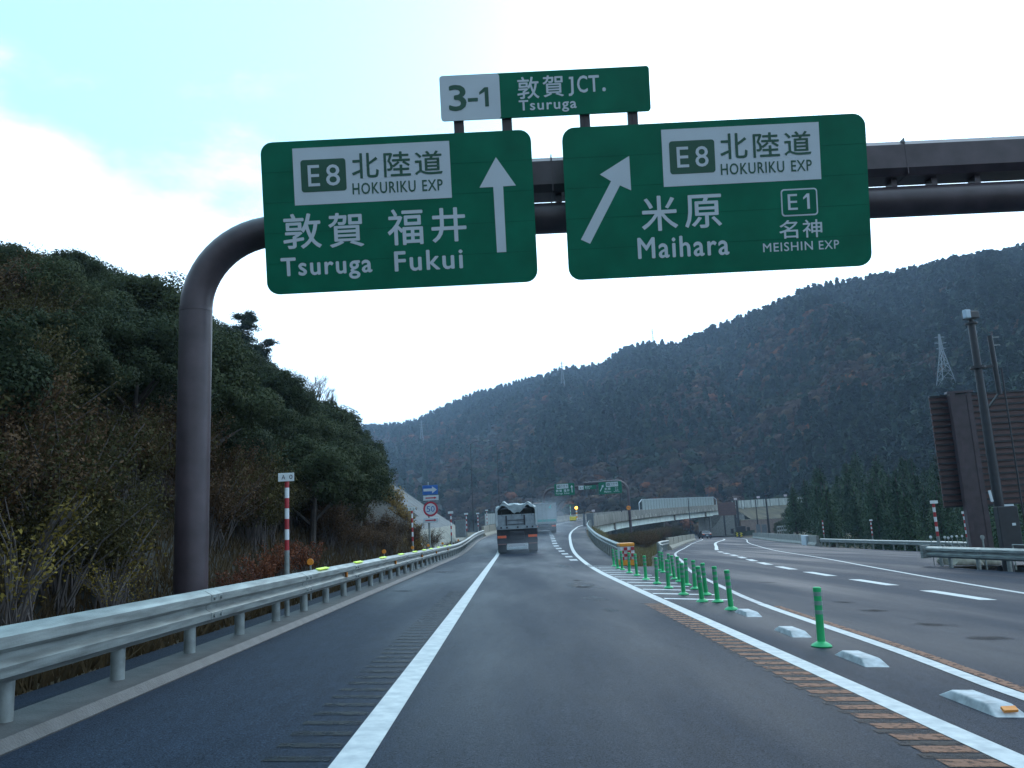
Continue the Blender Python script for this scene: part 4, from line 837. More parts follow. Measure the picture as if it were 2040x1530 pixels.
# flashing beacon on a yellow box at the outside of the curve
p = at(1147, 1038, 139.0); p.z = zramp(p.x, 139)+0
o = thing('warning_beacon', 'lit amber beacon on a striped post over a yellow box at the bend', 'beacon', p)
b = MB(); b.bbox(p+Vector((-.45, 0, .42)), (1.05, .7, .62), .05); b.build('box', M_YEL, o); b = MB(); b.box(p+Vector((-.45, 0, .06)), (.95, .6, .12)); b.build('foot', M_DARK, o)
b = MB()
for i in range(6): b.cur = i % 2; b.tube([p+Vector((.22, 0, .2+i*.3)), p+Vector((.22, 0, .5+i*.3))], .13, 10)
b.build('post', [M_PWHITE, M_OPL], o)
b = MB(); b.lathe(p+Vector((.22, -.1, 2.15)), [(.12, -.12), (.24, -.1), (.24, .06), (.15, .12)], 18, 'Y'); b.build('lamp', M_LAMPO, o)
b = MB(); b.cur = 0
for i in range(7): b.cur = i % 2; b.tube([p+Vector((-.78, 0, .7+i*.28)), p+Vector((-.78, 0, .98+i*.28))], .05, 8)
b.build('striped_rod', [M_DGREEN, M_PWHITE], o)
# ------------------------------------------------------------------ bridge carrying the ramp over the lower road
BR = [Vector((spl(EDGE_R, y), y, spl(RZ, y))) for y in frange(112, 214, 2)]
o = thing('bridge', 'concrete ramp bridge with white steel girder curving over the lower road', 'bridge', (12, 114, 0))
b = MB(); b.sweep([(.0, -.45), (.0, .55), (-.05, 1.12), (.25, 1.12), (.32, .3), (.32, -.3)], BR); par = b.build('parapet', M_PARA, o)
b = MB()
for p, q in zip(BR[14:], BR[15:]):
    for k in range(3):
        if rnd.random() < .75:
            t = rnd.random(); c = p.lerp(q, t); d = (q-p).normalized(); rt = Vector((d.y, -d.x, 0)); z1 = rnd.uniform(.15, .5); w = rnd.uniform(.08, .3)
            a = c+rt*.345; b.quad(a-d*w/2+Vector((0, 0, -.3)), a+d*w/2+Vector((0, 0, -.3)), a+d*w*.4+rt*-.03+Vector((0, 0, z1)), a-d*w*.4+rt*-.03+Vector((0, 0, z1)))
b.build('lime_streak', M_STREAK, par)
b = MB(); b.sweep([(-.9, -1.45), (-.9, -.42), (-.35, -.42), (-.35, -1.45)], BR); b.sweep([(-9.4, -1.45), (-9.4, -.42), (-8.9, -.42), (-8.9, -1.45)], BR); b.build('girder', M_STEELW, o)
b = MB(); b.sweep([(-10.2, -.40), (-10.2, -.17), (.2, -.17), (.2, -.40)], BR); b.build('deck_slab', M_PARA, o)
b = MB(); b.sweep([(-.92, -1.5), (-.92, -1.42), (-.22, -1.42), (-.22, -1.5)], BR); b.build('girder_flange', M_STEELW, o)
for i in (10, 31, 42):
    p = BR[i]; d = (BR[min(i+1, 50)]-BR[i-1]).normalized(); b = MB(); b.box(p+Vector((d.y, -d.x, 0))*-.22+Vector((0, 0, -.95)), (.5, .3, 1.1), math.atan2(d.y, d.x)); b.build('girder_joint', M_PARA, o)
fb = BR[19:46]
b = MB(); b.sweep([(.08, 1.12), (.08, 2.95), (.12, 2.95), (.12, 1.12)], fb); b.build('noise_panel', M_GLASSP, o)
b = MB(); b.sweep([(.06, 2.95), (.06, 3.05), (.16, 3.05), (.16, 2.95)], fb); b.build('panel_coping', M_SWHITE, o)
for p in fb: b = MB(); d = Vector((.1, -.05, 0)); b.box(p+d+Vector((0, 0, 2.0)), (.09, .14, 1.8)); b.build('panel_post', M_GALVD, o)
for p0, p1 in ((fb[0], BR[18]), (fb[-1], BR[46])): b = MB(); b.tube([p0+Vector((.1, -.04, 3.0)), p1+Vector((.1, -.04, 2.4)), p1+Vector((.1, -.04, 1.1))], .07, 8); b.build('end_brace', M_SWHITE, o)
for i in (12, 30):
    p = BR[i]; d = (BR[i+1]-BR[i]).normalized(); c = p+Vector((-d.y, d.x, 0))*5; b = MB(); b.box((c.x, c.y, (p.z-1.4-5)/2), (1.6, 6.0, p.z-1.4+5), math.atan2(d.y, d.x)); b.build('pier', M_CONC, o)
ab = thing('abutment', 'tall stained concrete abutment under the bridge end beside the lower road', 'wall', (50, 203, -2))
b = MB(); b.box((51.2, 206, .8), (9.4, 8, 5.0)); b.build('wall', M_CONC, ab)
b = MB(); b.prismy([(46.3, 3.3), (50.6, 3.3), (49.0, 1.2), (47.4, -.2)], 201.9, 201.99); b.build('stain', mat('dark_stain', (.10, .10, .085), .85, .4, 2), ab)
b = MB(); b.box((46.4, 200.8, .6), (.9, .9, 4.6)); b.box((47.3, 200.8, .6), (.4, .5, 4.6)); b.build('column', M_CONC, ab)
# the ramp beyond the bridge: white noise wall, grass bank, brown retaining wall
bw_ = [Vector((x, y, z)) for x, y, z in ((57.5, 218, 5.0), (63.5, 229, 5.25), (74, 240, 5.6), (88, 252, 6.0))]
o = thing('noise_wall', 'pale segmented wall along the ramp above the grassy bank', 'wall', bw_[0])
b = MB(); b.sweep([(-.1, -.2), (-.1, 1.9), (.1, 1.9), (.1, -.2)], bw_); b.build('wall', mat('pale_wall', (.50, .53, .50), .7, .25, 1.2, stretch=(1, 1, .3)), o)
for i in range(13): t = i/12*3; k = min(2, int(t)); p = bw_[k].lerp(bw_[k+1], t-k); b = MB(); b.box(p+Vector((.1, -.1, .85)), (.18, .18, 2.1)); b.build('wall_post', M_GALVD, o)
b = MB(); b.bbox((61.6, 226, 3.3), (1.4, 1.2, 3.8), .05, .6); b.build('end_pillar', mat('pale_wall', (.5, .53, .5)), o)
b = MB(); vs = []
for (x, y, z) in ((58, 219, 4.9), (64, 229.6, 5.1), (75, 240.5, 5.5), (90, 253, 5.9), (118, 268, 6.2)): vs += [(x, y, z), (x+1.5, y-5, z-2.0), (x+2.5, y-9, z-3.6), (x+3.5, y-13, -2.2)]
b.add(vs, [(4*j+i, 4*j+i+1, 4*j+5+i, 4*j+4+i) for j in range(4) for i in range(3)]); struct(b.build('grass_bank', M_FIELD, None, True))
o = thing('retaining_wall', 'brown retaining wall below the grassy bank beyond the lower road', 'wall', (63, 205, -2))
rw = [Vector((x, y, -2.4)) for x, y in ((54.5, 201.5), (62, 206), (69, 210), (72, 212))]
b = MB(); b.sweep([(-.3, 0), (-.3, 4.1), (.3, 4.1), (.3, 0)], rw); b.build('wall', M_RUST, o); b = MB(); b.sweep([(-.4, 4.1), (-.4, 4.3), (.4, 4.3), (.4, 4.1)], rw); b.build('coping', M_BARR, o)
b = MB(); b.box((61.2, 205.1, -.1), (.35, .1, .3)); b.build('white_plate', M_SWHITE, o)
# brown panel on dark posts in front of the abutment
o = thing('sign_board', 'small brown sign seen from behind on dark posts in front of the abutment', 'road sign', at(1466, 1060, 188)); q = at(1431, 1002, 188); q2 = at(1465, 1026, 188); rp = at(1468, 1060, 188)
b = MB(); b.bbox(((q.x+q2.x)/2, 188, (q.z+q2.z)/2), (q2.x-q.x+.4, .2, q.z-q2.z), .03); b.build('panel', M_BOARD, o)
for i in range(1, 5): b = MB(); b.box(((q.x+q2.x)/2, 187.88, q2.z+(q.z-q2.z)*i/5), (q2.x-q.x+.3, .05, .08)); b.build('rib', M_BROWN, o)
for u in (1467.5, 1473): p = at(u, 1055, 188); b = MB(); b.box((p.x, 188.1, 1.8), (.42, .4, 8.6)); b.build('post', M_DARK, o)
b = MB(); b.box((q.x+1.0, 188.1, 1.0), (.3, .3, 5)); b.build('post', M_DARK, o)
for z in (.6, 2.2, 3.6, 5): b = MB(); b.box((rp.x+.25, 188.1, z), (.9, .2, .14)); b.build('brace', M_DARK, o)
bd = [(1465, 994, 'pinkish white plate above the small brown sign'), (1510.5, 990.5, 'pinkish white plate over the left part of the pale wall'), (1564.5, 987, 'pinkish white plate over the right part of the pale wall'), (1182, 1017.5, 'pinkish white plate above the near end of the bridge parapet')]
for u, v, lb in bd:
    Y = {1465: 214, 1510.5: 236, 1564.5: 246, 1182: 127}[u]; p = at(u, v, Y); o = thing('roadside_plate', lb, 'sign', (p.x, Y, p.z-2), 'small pale plates along the far ramp')
    w = 20*Y/F*.31; b = MB(); b.bbox(p, (w, .05, w*.62), .01); b.build('plate', mat('pink_white', (.62, .52, .54), .5, .1), o); b = MB(); b.cyl(p+Vector((0, .06, .2)), p+Vector((0, .06, -3.2 if Y > 150 else -1.6)), .05, n=8); b.build('post', M_GALVD, o)
def lamp_post(u0, v0, u1, v1, Y, lb, r=.12, head=False, z0=None):
    p, q = at(u0, v0, Y), at(u1, v1, Y); g_ = p.z if z0 is None else z0
    o = thing('lamp_post', lb, 'street lamp', (p.x, Y, g_), 'slim dark lamp posts')
    b = MB(); b.tube([(p.x, Y, g_), (p.x, Y, q.z)], [r, r*.55], 10); b.build('post', M_DARK, o, True)
    if head:
        b = MB(); b.tube([(p.x, Y, q.z-.1), (p.x+head*.5, Y-.2, q.z+.25), (p.x+head*1.5, Y-.4, q.z+.3)], r*.4, 8); b.build('arm', M_DARK, o)
        b = MB(); b.bbox((p.x+head*1.8, Y-.45, q.z+.3), (.8, .32, .14), .04); b.build('lamp_head', M_GALV, o)
lamp_post(1511, 1058, 1504, 996, 172, 'dark post in front of the pale wall, left of the thicker one', .16)
lamp_post(1533, 1064, 1524, 993, 150, 'thick dark post in front of the pale wall and brown retaining wall', .24)
lamp_post(1377, 1066, 1372, 992, 165, 'slim dark post in front of the bridge noise panels', .13)
lamp_post(1240, 1046, 1228, 912, 143.5, 'tall slim lamp post right of the far gantry signs', .09, 0)
lamp_post(944, 1058, 940, 884, 112, 'tall slim lamp post left of the tipper truck', .085, 1.2)
lamp_post(997, 1048, 993, 884, 124, 'tall slim lamp post rising behind the tipper truck', .085, 1.6)
lamp_post(1063, 1040, 1060, 905, 140, 'tall slim lamp post between the tipper truck and the far gantry', .085, 0)
# roadside bits near the abutment
o = thing('yellow_chevron_barrier', 'dark low barrier with two yellow chevrons at the lower road bend', 'barrier', at(1480, 1068, 170)); cb = [at(1465, 1069.5, 172), at(1485, 1067.5, 170), at(1503, 1065.5, 166)]
b = MB(); b.sweep([(-.12, 0), (-.12, .95), (.12, .95), (.12, 0)], cb); b.build('wall', mat('dark_green_grey', (.05, .06, .045), .7, .2), o)
for u, Y in ((1468.5, 171.6), (1476.5, 170.6)):
    p = at(u, 1065, Y-.35); b = MB()
    for k in (0, 1): b.add([(p.x-.3, p.y, p.z-.4+k*.42), (p.x+.05, p.y, p.z-.4+k*.42), (p.x+.35, p.y, p.z-.2+k*.42), (p.x+.05, p.y, p.z+k*.42-.02), (p.x-.3, p.y, p.z+k*.42-.02), (p.x, p.y, p.z-.2+k*.42)], [(0, 1, 2, 5), (5, 2, 3, 4)])
    b.build('yellow_chevron', M_YEL, o)
for u, v, Y, w, h, lb in ((1476, 1061, 176, 2.0, 1.35, 'largest dark cabinet beside the small brown sign posts'), (1459, 1062, 180, .5, .95, 'narrow dark cabinet left of the small brown sign posts'), (1491.5, 1059, 182, .6, 1.0, 'narrow dark cabinet right of the large one below the retaining wall')):
    p = at(u, v, Y); o = thing('roadside_cabinet', lb, 'cabinet', p, 'dark cabinets by the abutment'); b = MB(); b.bbox(p+Vector((0, 0, h/2-.1)), (w, .6, h), .04); b.build('body', M_DARK, o)
    b = MB(); b.bbox(p+Vector((0, 0, h-.06)), (w*1.08, .68, .08), .02); b.build('lid', M_DARK, o)
o = thing('metal_screen', 'grey screen panels standing at the bend of the right concrete barrier', 'fence', at(1515, 1066, 140))
for u0, u1, Y in ((1506, 1516, 146), (1517, 1529, 141)):
    p, q = at(u0, 1045, Y), at(u1, 1066, Y); b = MB(); b.bbox(((p.x+q.x)/2, Y, (p.z+q.z)/2), (q.x-p.x, .08, p.z-q.z), .01); b.build('panel', mat('grey_panel', (.13, .15, .17), .5, .15), o)
o = thing('metal_screen', 'grey panels at the near end of the bridge parapet', 'fence', at(1170, 1043, 111))
for u0, u1 in ((1160.5, 1167), (1168, 1183.5)):
    p, q = at(u0, 1023, 111.5), at(u1, 1047, 111.5); b = MB(); b.bbox(((p.x+q.x)/2, 111.5, (p.z+q.z)/2), (q.x-p.x, .1, p.z-q.z), .01); b.build('panel', mat('grey_panel', (.13, .15, .17)), o)
hp = [Vector((x, y, -1.6)) for x, y in ((46.5, 148), (50, 156), (55, 165))]
o = thing('pipe_railing', 'pale double rail fence beyond the right concrete barrier near the retaining wall', 'railing', hp[0])
for h in (.9, 1.6): b = MB(); b.sweep([(-.04, h), (-.04, h+.28), (.04, h+.28), (.04, h)], hp); b.build('rail', M_GALV, o)
for i in range(9): p = hp[0].lerp(hp[2], i/8); b = MB(); b.box(p+Vector((0, .1, .8)), (.1, .1, 1.9)); b.build('post', M_GALVD, o)
p = at(918, 1061, 70); o = thing('equipment_cabinet', 'grey equipment cabinet beyond the shotcrete toe on the left', 'cabinet', p); h = at(918, 1037, 70).z-p.z
b = MB(); b.bbox(p+Vector((0, 0, h/2-.2)), (.85, .6, h+.4), .02); b.build('body', mat('cabinet_grey', (.16, .19, .21), .5, .15), o); b = MB(); b.bbox(p+Vector((0, 0, h+.02)), (.92, .66, .06), .015); b.build('lid', M_GALV, o)
# ------------------------------------------------------------------ pylons
M_PYL = mat('pylon_steel', (.24, .27, .29), .5, .1, 3, .2)
def pylon(u, v0, v1, Y, lb, wk=.15):
    p, q = at(u, v1, Y), at(u, v0, Y); H = q.z-p.z; o = thing('pylon', lb, 'pylon', p, 'steel lattice pylons'); r = H*.0058; w0, w1 = H*wk/2, H*.022
    def half(t): return w0+(w1-w0)*min(1, t/.72) if t < .72 else w1*(1-(t-.72)/.28*.7)
    def c(t, i): s = half(t); return p+Vector((((i in (0, 3))*2-1)*s, ((i < 2)*2-1)*s, H*t))
    b = MB()
    for i in range(4): b.tube([c(-.06, i), c(.72, i), c(1, i)], r, 4)
    b.build('legs', M_PYL, o); b = MB(); tl = [0, .15, .29, .42, .53, .63, .72, .8, .88, .95, 1]
    for t0, t1 in zip(tl, tl[1:]):
        for i in range(4): b.tube([c(t0, i), c(t1, (i+1) % 4)], r*.6, 4); b.tube([c(t1, i), c(t1, (i+1) % 4)], r*.6, 4)
    b.build('lattice', M_PYL, o)
    for t in (.76, .85, .94):
        b = MB(); L = H*.085*(1.1 if t < .9 and t > .8 else .9)
        for s in (-1, 1): b.tube([p+Vector((0, 0, H*t)), p+Vector((s*L, 0, H*(t+.012)))], r*.8, 4); b.tube([p+Vector((0, 0, H*(t+.035))), p+Vector((s*L, 0, H*(t+.012)))], r*.5, 4)
        b.build('cross_arm', M_PYL, o)
def foot(u, v):                                           # distance at which the mountainside lies behind this pixel
    d = ray(u, v); q = d.x/d.y
    for i in range(400):
        m_ = mtn(q, i/400)
        if (m_.z-EYE)/m_.y > d.z/d.y: return m_.y
    return lerp(DR, q)
pylon(1123, 720, 792, foot(1123, 788)-6, 'steel pylon on the middle of the mountain, crossing the skyline')
pylon(1889, 665, 792, foot(1889, 775)-12, 'largest steel pylon, on the right hillside above the brown board', .26)
pylon(1302, 655, 692, foot(1302, 690)-4, 'steel pylon cut by the ridge line right of the middle')
pylon(841, 838, 895, foot(841, 888)-8, 'faint steel pylon low on the left end of the mountain')
# ------------------------------------------------------------------ vegetation
def soft_normals(me, nv):                                 # leaves shade like the clump they belong to
    a = me.attributes.new('custom_normal', 'FLOAT_VECTOR', 'POINT'); a.data.foreach_set('vector', nv.astype(np.float32).ravel())
def leaf_mesh(name, pts, m, seed, s0, s1, trunk=None):
    R = np.random.default_rng(seed); n = len(pts); P = np.array([q[0] for q in pts]); D = np.array([q[1] for q in pts])
    sn = D/np.maximum(1e-6, np.linalg.norm(D, axis=1))[:, None] + R.normal(0, .22, (n, 3)); sn /= np.linalg.norm(sn, axis=1)[:, None]; nrm = D + R.normal(0, .75, (n, 3)); nrm /= np.linalg.norm(nrm, axis=1)[:, None]
    a = np.cross(nrm, R.normal(0, 1, (n, 3))); a /= np.linalg.norm(a, axis=1)[:, None]; c = np.cross(nrm, a)
    s = R.uniform(s0, s1, n)[:, None]; a = a*s; c = c*s*.62
    V = np.stack([P-a, P-c*.9+a*.1, P+a, P+c*.9-a*.1], 1).reshape(-1, 3)
    me = bpy.data.meshes.new(name); me.vertices.add(4*n); me.vertices.foreach_set('co', V.ravel()); me.loops.add(4*n); me.loops.foreach_set('vertex_index', np.arange(4*n)); me.polygons.add(n)
    me.polygons.foreach_set('loop_start', np.arange(n)*4); me.polygons.foreach_set('loop_total', np.full(n, 4)); me.materials.append(m); me.update(calc_edges=True); soft_normals(me, np.repeat(sn, 4, 0)); return me
def crown_pts(R, rx_, h, z0, ncl, nl, rc, low=-.35, flat=1.0):
    out = []
    for k in range(ncl):
        while True:
            d = Vector((R.gauss(0, 1), R.gauss(0, 1), R.gauss(.25, 1)))
            if d.length > .1 and d.normalized().z > low: break
        d.normalize(); q = R.uniform(.62, 1.0); c = Vector((d.x*rx_*q, d.y*rx_*q, z0+h/2+d.z*h/2*q)); r = rc*R.uniform(.65, 1.25)
        for i in range(nl):
            e = Vector((R.gauss(0, 1), R.gauss(0, 1), R.gauss(.2, 1))).normalized(); rr = r*R.random()**.4
            out.append(((c.x+e.x*rr, c.y+e.y*rr, c.z+e.z*rr*flat*.8), (e.x+d.x*.4, e.y+d.y*.4, e.z+d.z*.4+.3)))
    return out
def trunk_mesh(name, R, h, r, spread, nb, m):
    b = MB(); top = Vector((R.uniform(-.2, .2), R.uniform(-.2, .2), h)); b.tube([(0, 0, -.5), (top.x*.4, top.y*.4, h*.5), top], [r, r*.75, r*.3], 8)
    for i in range(nb):
        a = R.uniform(0, 6.28); z = h*R.uniform(.35, .8); b.tube([(0, 0, z), (math.cos(a)*spread*.5, math.sin(a)*spread*.5, z+h*.2), (math.cos(a)*spread, math.sin(a)*spread, z+h*.32)], [r*.45, r*.3, r*.1], 6)
    o = b.build(name, m, None, True); me = o.data; bpy.data.objects.remove(o); return me
def tree_thing(name, label, cat, loc, crown, trunk, s, rz, group, cn='crown', sz=1.0):
    o = thing(name, label, cat, loc, group); o.scale = (s, s, s*sz); o.rotation_euler = (0, 0, rz)
    put(bpy.data.objects.new(cn, crown), o)
    if trunk: put(bpy.data.objects.new('trunk', trunk), o)
    return o
R0 = random.Random(3)
EV = [(leaf_mesh('evergreen_crown', crown_pts(R0, R0.uniform(1.9, 2.4), R0.uniform(3.2, 4.4), 1.0, 56, 420, .62), F_EVER, i, .035, .07), trunk_mesh('evergreen_trunk', R0, 3.2, .16, 1.3, 5, M_BARK)) for i in range(6)]
EVL = [(leaf_mesh('evergreen_crown', crown_pts(R0, R0.uniform(2.0, 2.5), R0.uniform(3.4, 4.6), 1.0, 46, 230, .66), F_EVER, i+20, .06, .115), EV[i][1]) for i in range(5)]
def conif_pts(R, h, rb_, nw, dens):
    out = []
    for w in range(nw):
        t = w/(nw-1); z = h*(.10+.88*t); rr = rb_*(1-t**1.6)**.9+.15; nb = max(4, int(11*(1-t)+4)); a0 = R.uniform(0, 6)
        for k in range(nb):
            a = a0+6.283*k/nb+R.uniform(-.2, .2); L = rr*R.uniform(.75, 1.12)
            for i in range(dens):
                q = (i+R.random())/dens; d = L*q; out.append(((math.cos(a)*d+R.gauss(0, .13), math.sin(a)*d+R.gauss(0, .13), z-.35*q*q*L+R.gauss(0, .1)), (math.cos(a)*.5, math.sin(a)*.5, .9)))
    return out
CE = [(leaf_mesh('cedar_crown', conif_pts(R0, 8.2, R0.uniform(2.3, 2.9), 22, 13), F_CEDAR, i+40, .12, .24), trunk_mesh('cedar_trunk', R0, 8.6, .19, .3, 0, M_BARK)) for i in range(4)]
# the left hillside wood
SILL = [(-200, 500), (0, 490), (60, 488), (130, 503), (215, 500), (310, 535), (365, 575), (430, 632), (520, 700), (550, 722), (600, 765), (650, 795), (700, 797), (740, 835), (760, 900), (790, 962), (2100, 1200)]
def uv(p): pr = RC.transposed() @ (Vector(p)-CAMP); return 1020+F*pr.x/-pr.z, 765-F*pr.y/-pr.z
spots = []; RR = random.Random(11)
for it in range(14000):
    x = -RR.uniform(5.9, 40); y = RR.uniform(5, 99)
    if x/y < -.80 and not (y < 16 and x > -12): continue
    z = hill_z(x, y)
    if z < .1: continue
    u, v = uv((x, y, z))
    if 735 < u < 935 and v > 925 and y > 40: continue      # keep the shotcrete face clear
    if y < 22 and x > -7.3: continue
    dmin = 2.2+.012*y+(.4 if x < -12 else 0)
    if any((a-x)**2+(c-y)**2 < dmin*dmin for a, c, _, _ in spots): continue
    s = RR.uniform(.72, 1.12)*(1.0 if x < -9 else .72); ok = False
    while s > .33:
        top = min((uv((x+dx, y, z-.35+hh*s))[1]-lerp(SILL, uv((x+dx, y, z-.35+hh*s))[0])) for dx, hh in ((0, 5.3), (1.6*s, 4.7), (-1.6*s, 4.7)))
        if top > -4: ok = True; break
        s *= .9
    if ok: spots.append((x, y, z, s))
spots.sort(key=lambda q: q[1]-q[0]*.2)
for i, (x, y, z, s) in enumerate(spots[:295]):
    c, t = RR.choice(EV) if y < 42 else RR.choice(EVL)
    tree_thing('evergreen_tree', 'dark rounded evergreen tree in the dense wood covering the left hillside', 'tree', (x, y, z-.35), c, t, s, RR.uniform(0, 6.28), 'evergreen trees on the left hillside')
print('hill trees', len(spots))
# pine leaning out from the crest
def pine(loc, label, s, seed):
    R = random.Random(seed); pts = []; b = MB(); tp = [(0, 0, -.6), (.4, 0, 2.2), (.7, -.1, 4.4), (1.4, 0, 6.2), (1.8, 0, 7.2)]; b.tube(tp, [.2, .17, .14, .09, .04], 8)
    for k in range(24):
        z = 2.2+5*k/24+R.uniform(-.2, .2); a = R.uniform(-1.3, 1.3) if R.random() < .6 else R.uniform(0, 6.28); L = R.uniform(1.2, 3.0)*(1-(z-2.2)/12)
        bx_ = lerp([(q[2], q[0]) for q in tp], z); e = Vector((bx_+math.cos(a)*L, math.sin(a)*L*.8, z+.2*L)); b.tube([(bx_, 0, z-.2), ((bx_+e.x)/2, e.y/2, z+.02), e], [.06, .045, .02], 6)
        for m_ in range(5):
            t = R.uniform(.35, 1.1); c = Vector((bx_, 0, z)).lerp(e, t)+Vector((R.gauss(0, .2), R.gauss(0, .2), R.gauss(0, .15)))
            for i in range(110):
                d = Vector((R.gauss(0, 1), R.gauss(0, 1), R.gauss(0, .8))).normalized(); r = .75*R.random()**.6; pts.append(((c.x+d.x*r, c.y+d.y*r, c.z+.1+d.z*r*.6), (d.x*.6, d.y*.6, .8+d.z)))
    o = thing('pine_tree', label, 'tree', loc); o.scale = (s, s, s)
    t_ = b.build('trunk', M_BARK, None, True); t_.parent = o
    put(bpy.data.objects.new('crown', leaf_mesh('pine_crown', pts, F_PINE, seed, .06, .14)), o)
pz = lambda x, y: (x, y, hill_z(x, y)-.3)
pine(at(462, 738, 71), 'open pine with layered branches leaning over the crest right of the gantry post', .70, 5)
pine(at(508, 760, 74), 'smaller pine with gaps in its crown lower on the crest', .52, 8)
# bare trees on the crest
def bare(loc, label, h, seed):
    R = random.Random(seed); b = MB()
    def br(p, d, L, r, lv):
        q = p+d*L; m_ = p.lerp(q, .5)+Vector((R.gauss(0, .04), R.gauss(0, .04), 0))*L; b.tube([p, m_, q], [r, r*.8, r*.55], 5 if lv > 1 else 4, False)
        if lv == 0: return
        for k in range(3 if lv > 2 else R.choice((3, 4))):
            e = (d+Vector((R.gauss(0, .42), R.gauss(0, .42), R.uniform(-.05, .35)))).normalized(); br(p.lerp(q, R.uniform(.55, 1)), e, L*R.uniform(.55, .8), max(.008, r*.55), lv-1)
    for s in range(R.choice((1, 2))): br(Vector((R.gauss(0, .15), R.gauss(0, .15), -.5)), Vector((R.gauss(0, .12), R.gauss(0, .12), 1)).normalized(), h*.42, .10, 4)
    o = thing('bare_tree', label, 'tree', loc, 'bare trees on the crest'); t_ = b.build('branches', M_TWIG, None); t_.parent = o
for i, (u, v, Y, h) in enumerate(((566, 762, 78, 4.2), (586, 775, 80, 5.2), (606, 778, 78, 4.8), (622, 786, 82, 5.6), (640, 792, 80, 4.6), (660, 800, 84, 4.0))):
    p = at(u, v+18, Y); bare(Vector((p.x, Y, p.z-1.2)), 'leafless tree with fine twigs on the crest, %s' % ['leftmost of the bare group', 'second of the bare group from the left', 'third of the bare group from the left', 'tallest of the bare group', 'fifth of the bare group from the left', 'rightmost of the bare group'][i], h, 30+i)
# autumn shrubs by the guardrail
def shrub(seed, r, h, nl, ls, m_, ntw=26, dens=1.0):
    R = random.Random(seed); b = MB(); tips = []
    for k in range(ntw):
        a = R.uniform(0, 6.28); d = R.uniform(.25, 1)*r; e = Vector((math.cos(a)*d, math.sin(a)*d, h*R.uniform(.5, 1.0))); m0 = Vector((e.x*.4, e.y*.4, e.z*.6)); b.tube([(R.gauss(0, .1), R.gauss(0, .1), -.2), m0, e], [.018, .013, .006], 4, False); tips += [(m0, e)]
    pts = []
    for k in range(nl):
        m0, e = R.choice(tips); c = m0.lerp(e, R.uniform(.1, 1.08)); d = Vector((R.gauss(0, 1), R.gauss(0, 1), R.gauss(0, 1))).normalized(); q = c+d*R.uniform(.02, .24)*r; pts.append((tuple(q), (d.x, d.y, d.z+.5)))
    t_ = b.build('stems', M_TWIG, None); tm = t_.data; bpy.data.objects.remove(t_)
    return leaf_mesh('shrub_leaves', pts, m_, seed, ls*.6, ls), tm
SH = {'yellow': [shrub(50+i, .95, 1.5, 620, .042, F_YEL) for i in range(2)], 'olive': [shrub(60+i, 1.2, 1.9, 6000, .036, F_OLIVE) for i in range(2)], 'brown': [shrub(70+i, 1.2, 1.8, 4600, .036, F_BROWN) for i in range(3)], 'red': [shrub(80, .9, 1.2, 1500, .05, F_RED)], 'gold': [shrub(90+i, 1.6, 2.2, 5000, .08, F_GOLD) for i in range(2)]}
def put_shrub(kind, i, loc, s, label, group, sz=1.0):
    if loc[1] < 13.6 and -5.75 < loc[0]*12.6/loc[1] < -3.9: return   # keep the gantry post clear
    a = SH[kind][i % len(SH[kind])]; o = thing(kind+'_shrub', label, 'shrub', loc, group); o.scale = (s, s, s*sz); o.rotation_euler = (0, 0, i*1.7)
    put(bpy.data.objects.new('foliage', a[0]), o); put(bpy.data.objects.new('stems', a[1]), o)
def hz_(x, y): return max(hill_z(x, y), -.05*x-.05)
for i in range(95):
    y = RR.uniform(6, 34); x = -RR.uniform(6.0, 15); kd = 'olive' if i % 3 else 'brown'
    if x/y < -.85: continue
    put_shrub(kd, i, (x, y, hz_(x, y)-.15), RR.uniform(.7, 1.1), {'olive': 'olive green shrub at the foot of the left hillside behind the guardrail', 'brown': 'brown withering shrub at the foot of the left hillside behind the guardrail'}[kd], kd+' shrubs behind the left guardrail')
for i in range(46):
    y = 5.5+i*.48+RR.uniform(-.3, .3); x = -5.1-RR.uniform(0, 2.6)-(.7 if i % 3 else 0); kd = RR.choice(('olive', 'brown', 'brown', 'olive'))
    put_shrub(kd, i, (x, y, hz_(x, y)-.1), RR.uniform(.75, 1.15), {'olive': 'olive green shrub at the foot of the left hillside behind the guardrail', 'brown': 'brown withering shrub at the foot of the left hillside behind the guardrail'}[kd], kd+' shrubs behind the left guardrail')
for i, (u, v, Y, s, lb) in enumerate(((45, 1105, 8.6, .8, 'yellow-leaved shrub at the left edge behind the guardrail'), (20, 1180, 7.8, .7, 'small yellow shrub lowest at the left edge'), (225, 1130, 10.5, .85, 'yellow-leaved shrub midway between the left edge and the gantry post'), (222, 1185, 9.6, .5, 'small bright yellow shrub just above the guardrail left of the gantry post'), (300, 1080, 13, .9, 'yellow-leaved shrub just left of the gantry post'))):
    p = at(u, v, Y); put_shrub('yellow', i, (p.x, Y, p.z-.7*s), s, lb, None)
for i in range(10):
    y = 27+i*2.6; x = -4.9-RR.uniform(0, 1.2); put_shrub('brown', i+3, (x, y, hz_(x, y)-.15), RR.uniform(.6, .95), 'brown withering shrub at the foot of the left hillside behind the guardrail', 'brown shrubs behind the left guardrail')
for i, (u, v, Y, s, lb) in enumerate(((560, 1128, 16.5, .62, 'red-leaved shrub behind the nearest snow pole'), (603, 1122, 17.5, .6, 'red-leaved shrub right of the nearest snow pole'), (520, 1150, 15, .55, 'red-leaved shrub left of the nearest snow pole'), (470, 1180, 13.8, .5, 'red-leaved shrub low behind the guardrail near the gantry post'))):
    p = at(u, v, Y); put_shrub('red', i, (p.x, Y, p.z-.55*s), s, lb, None)
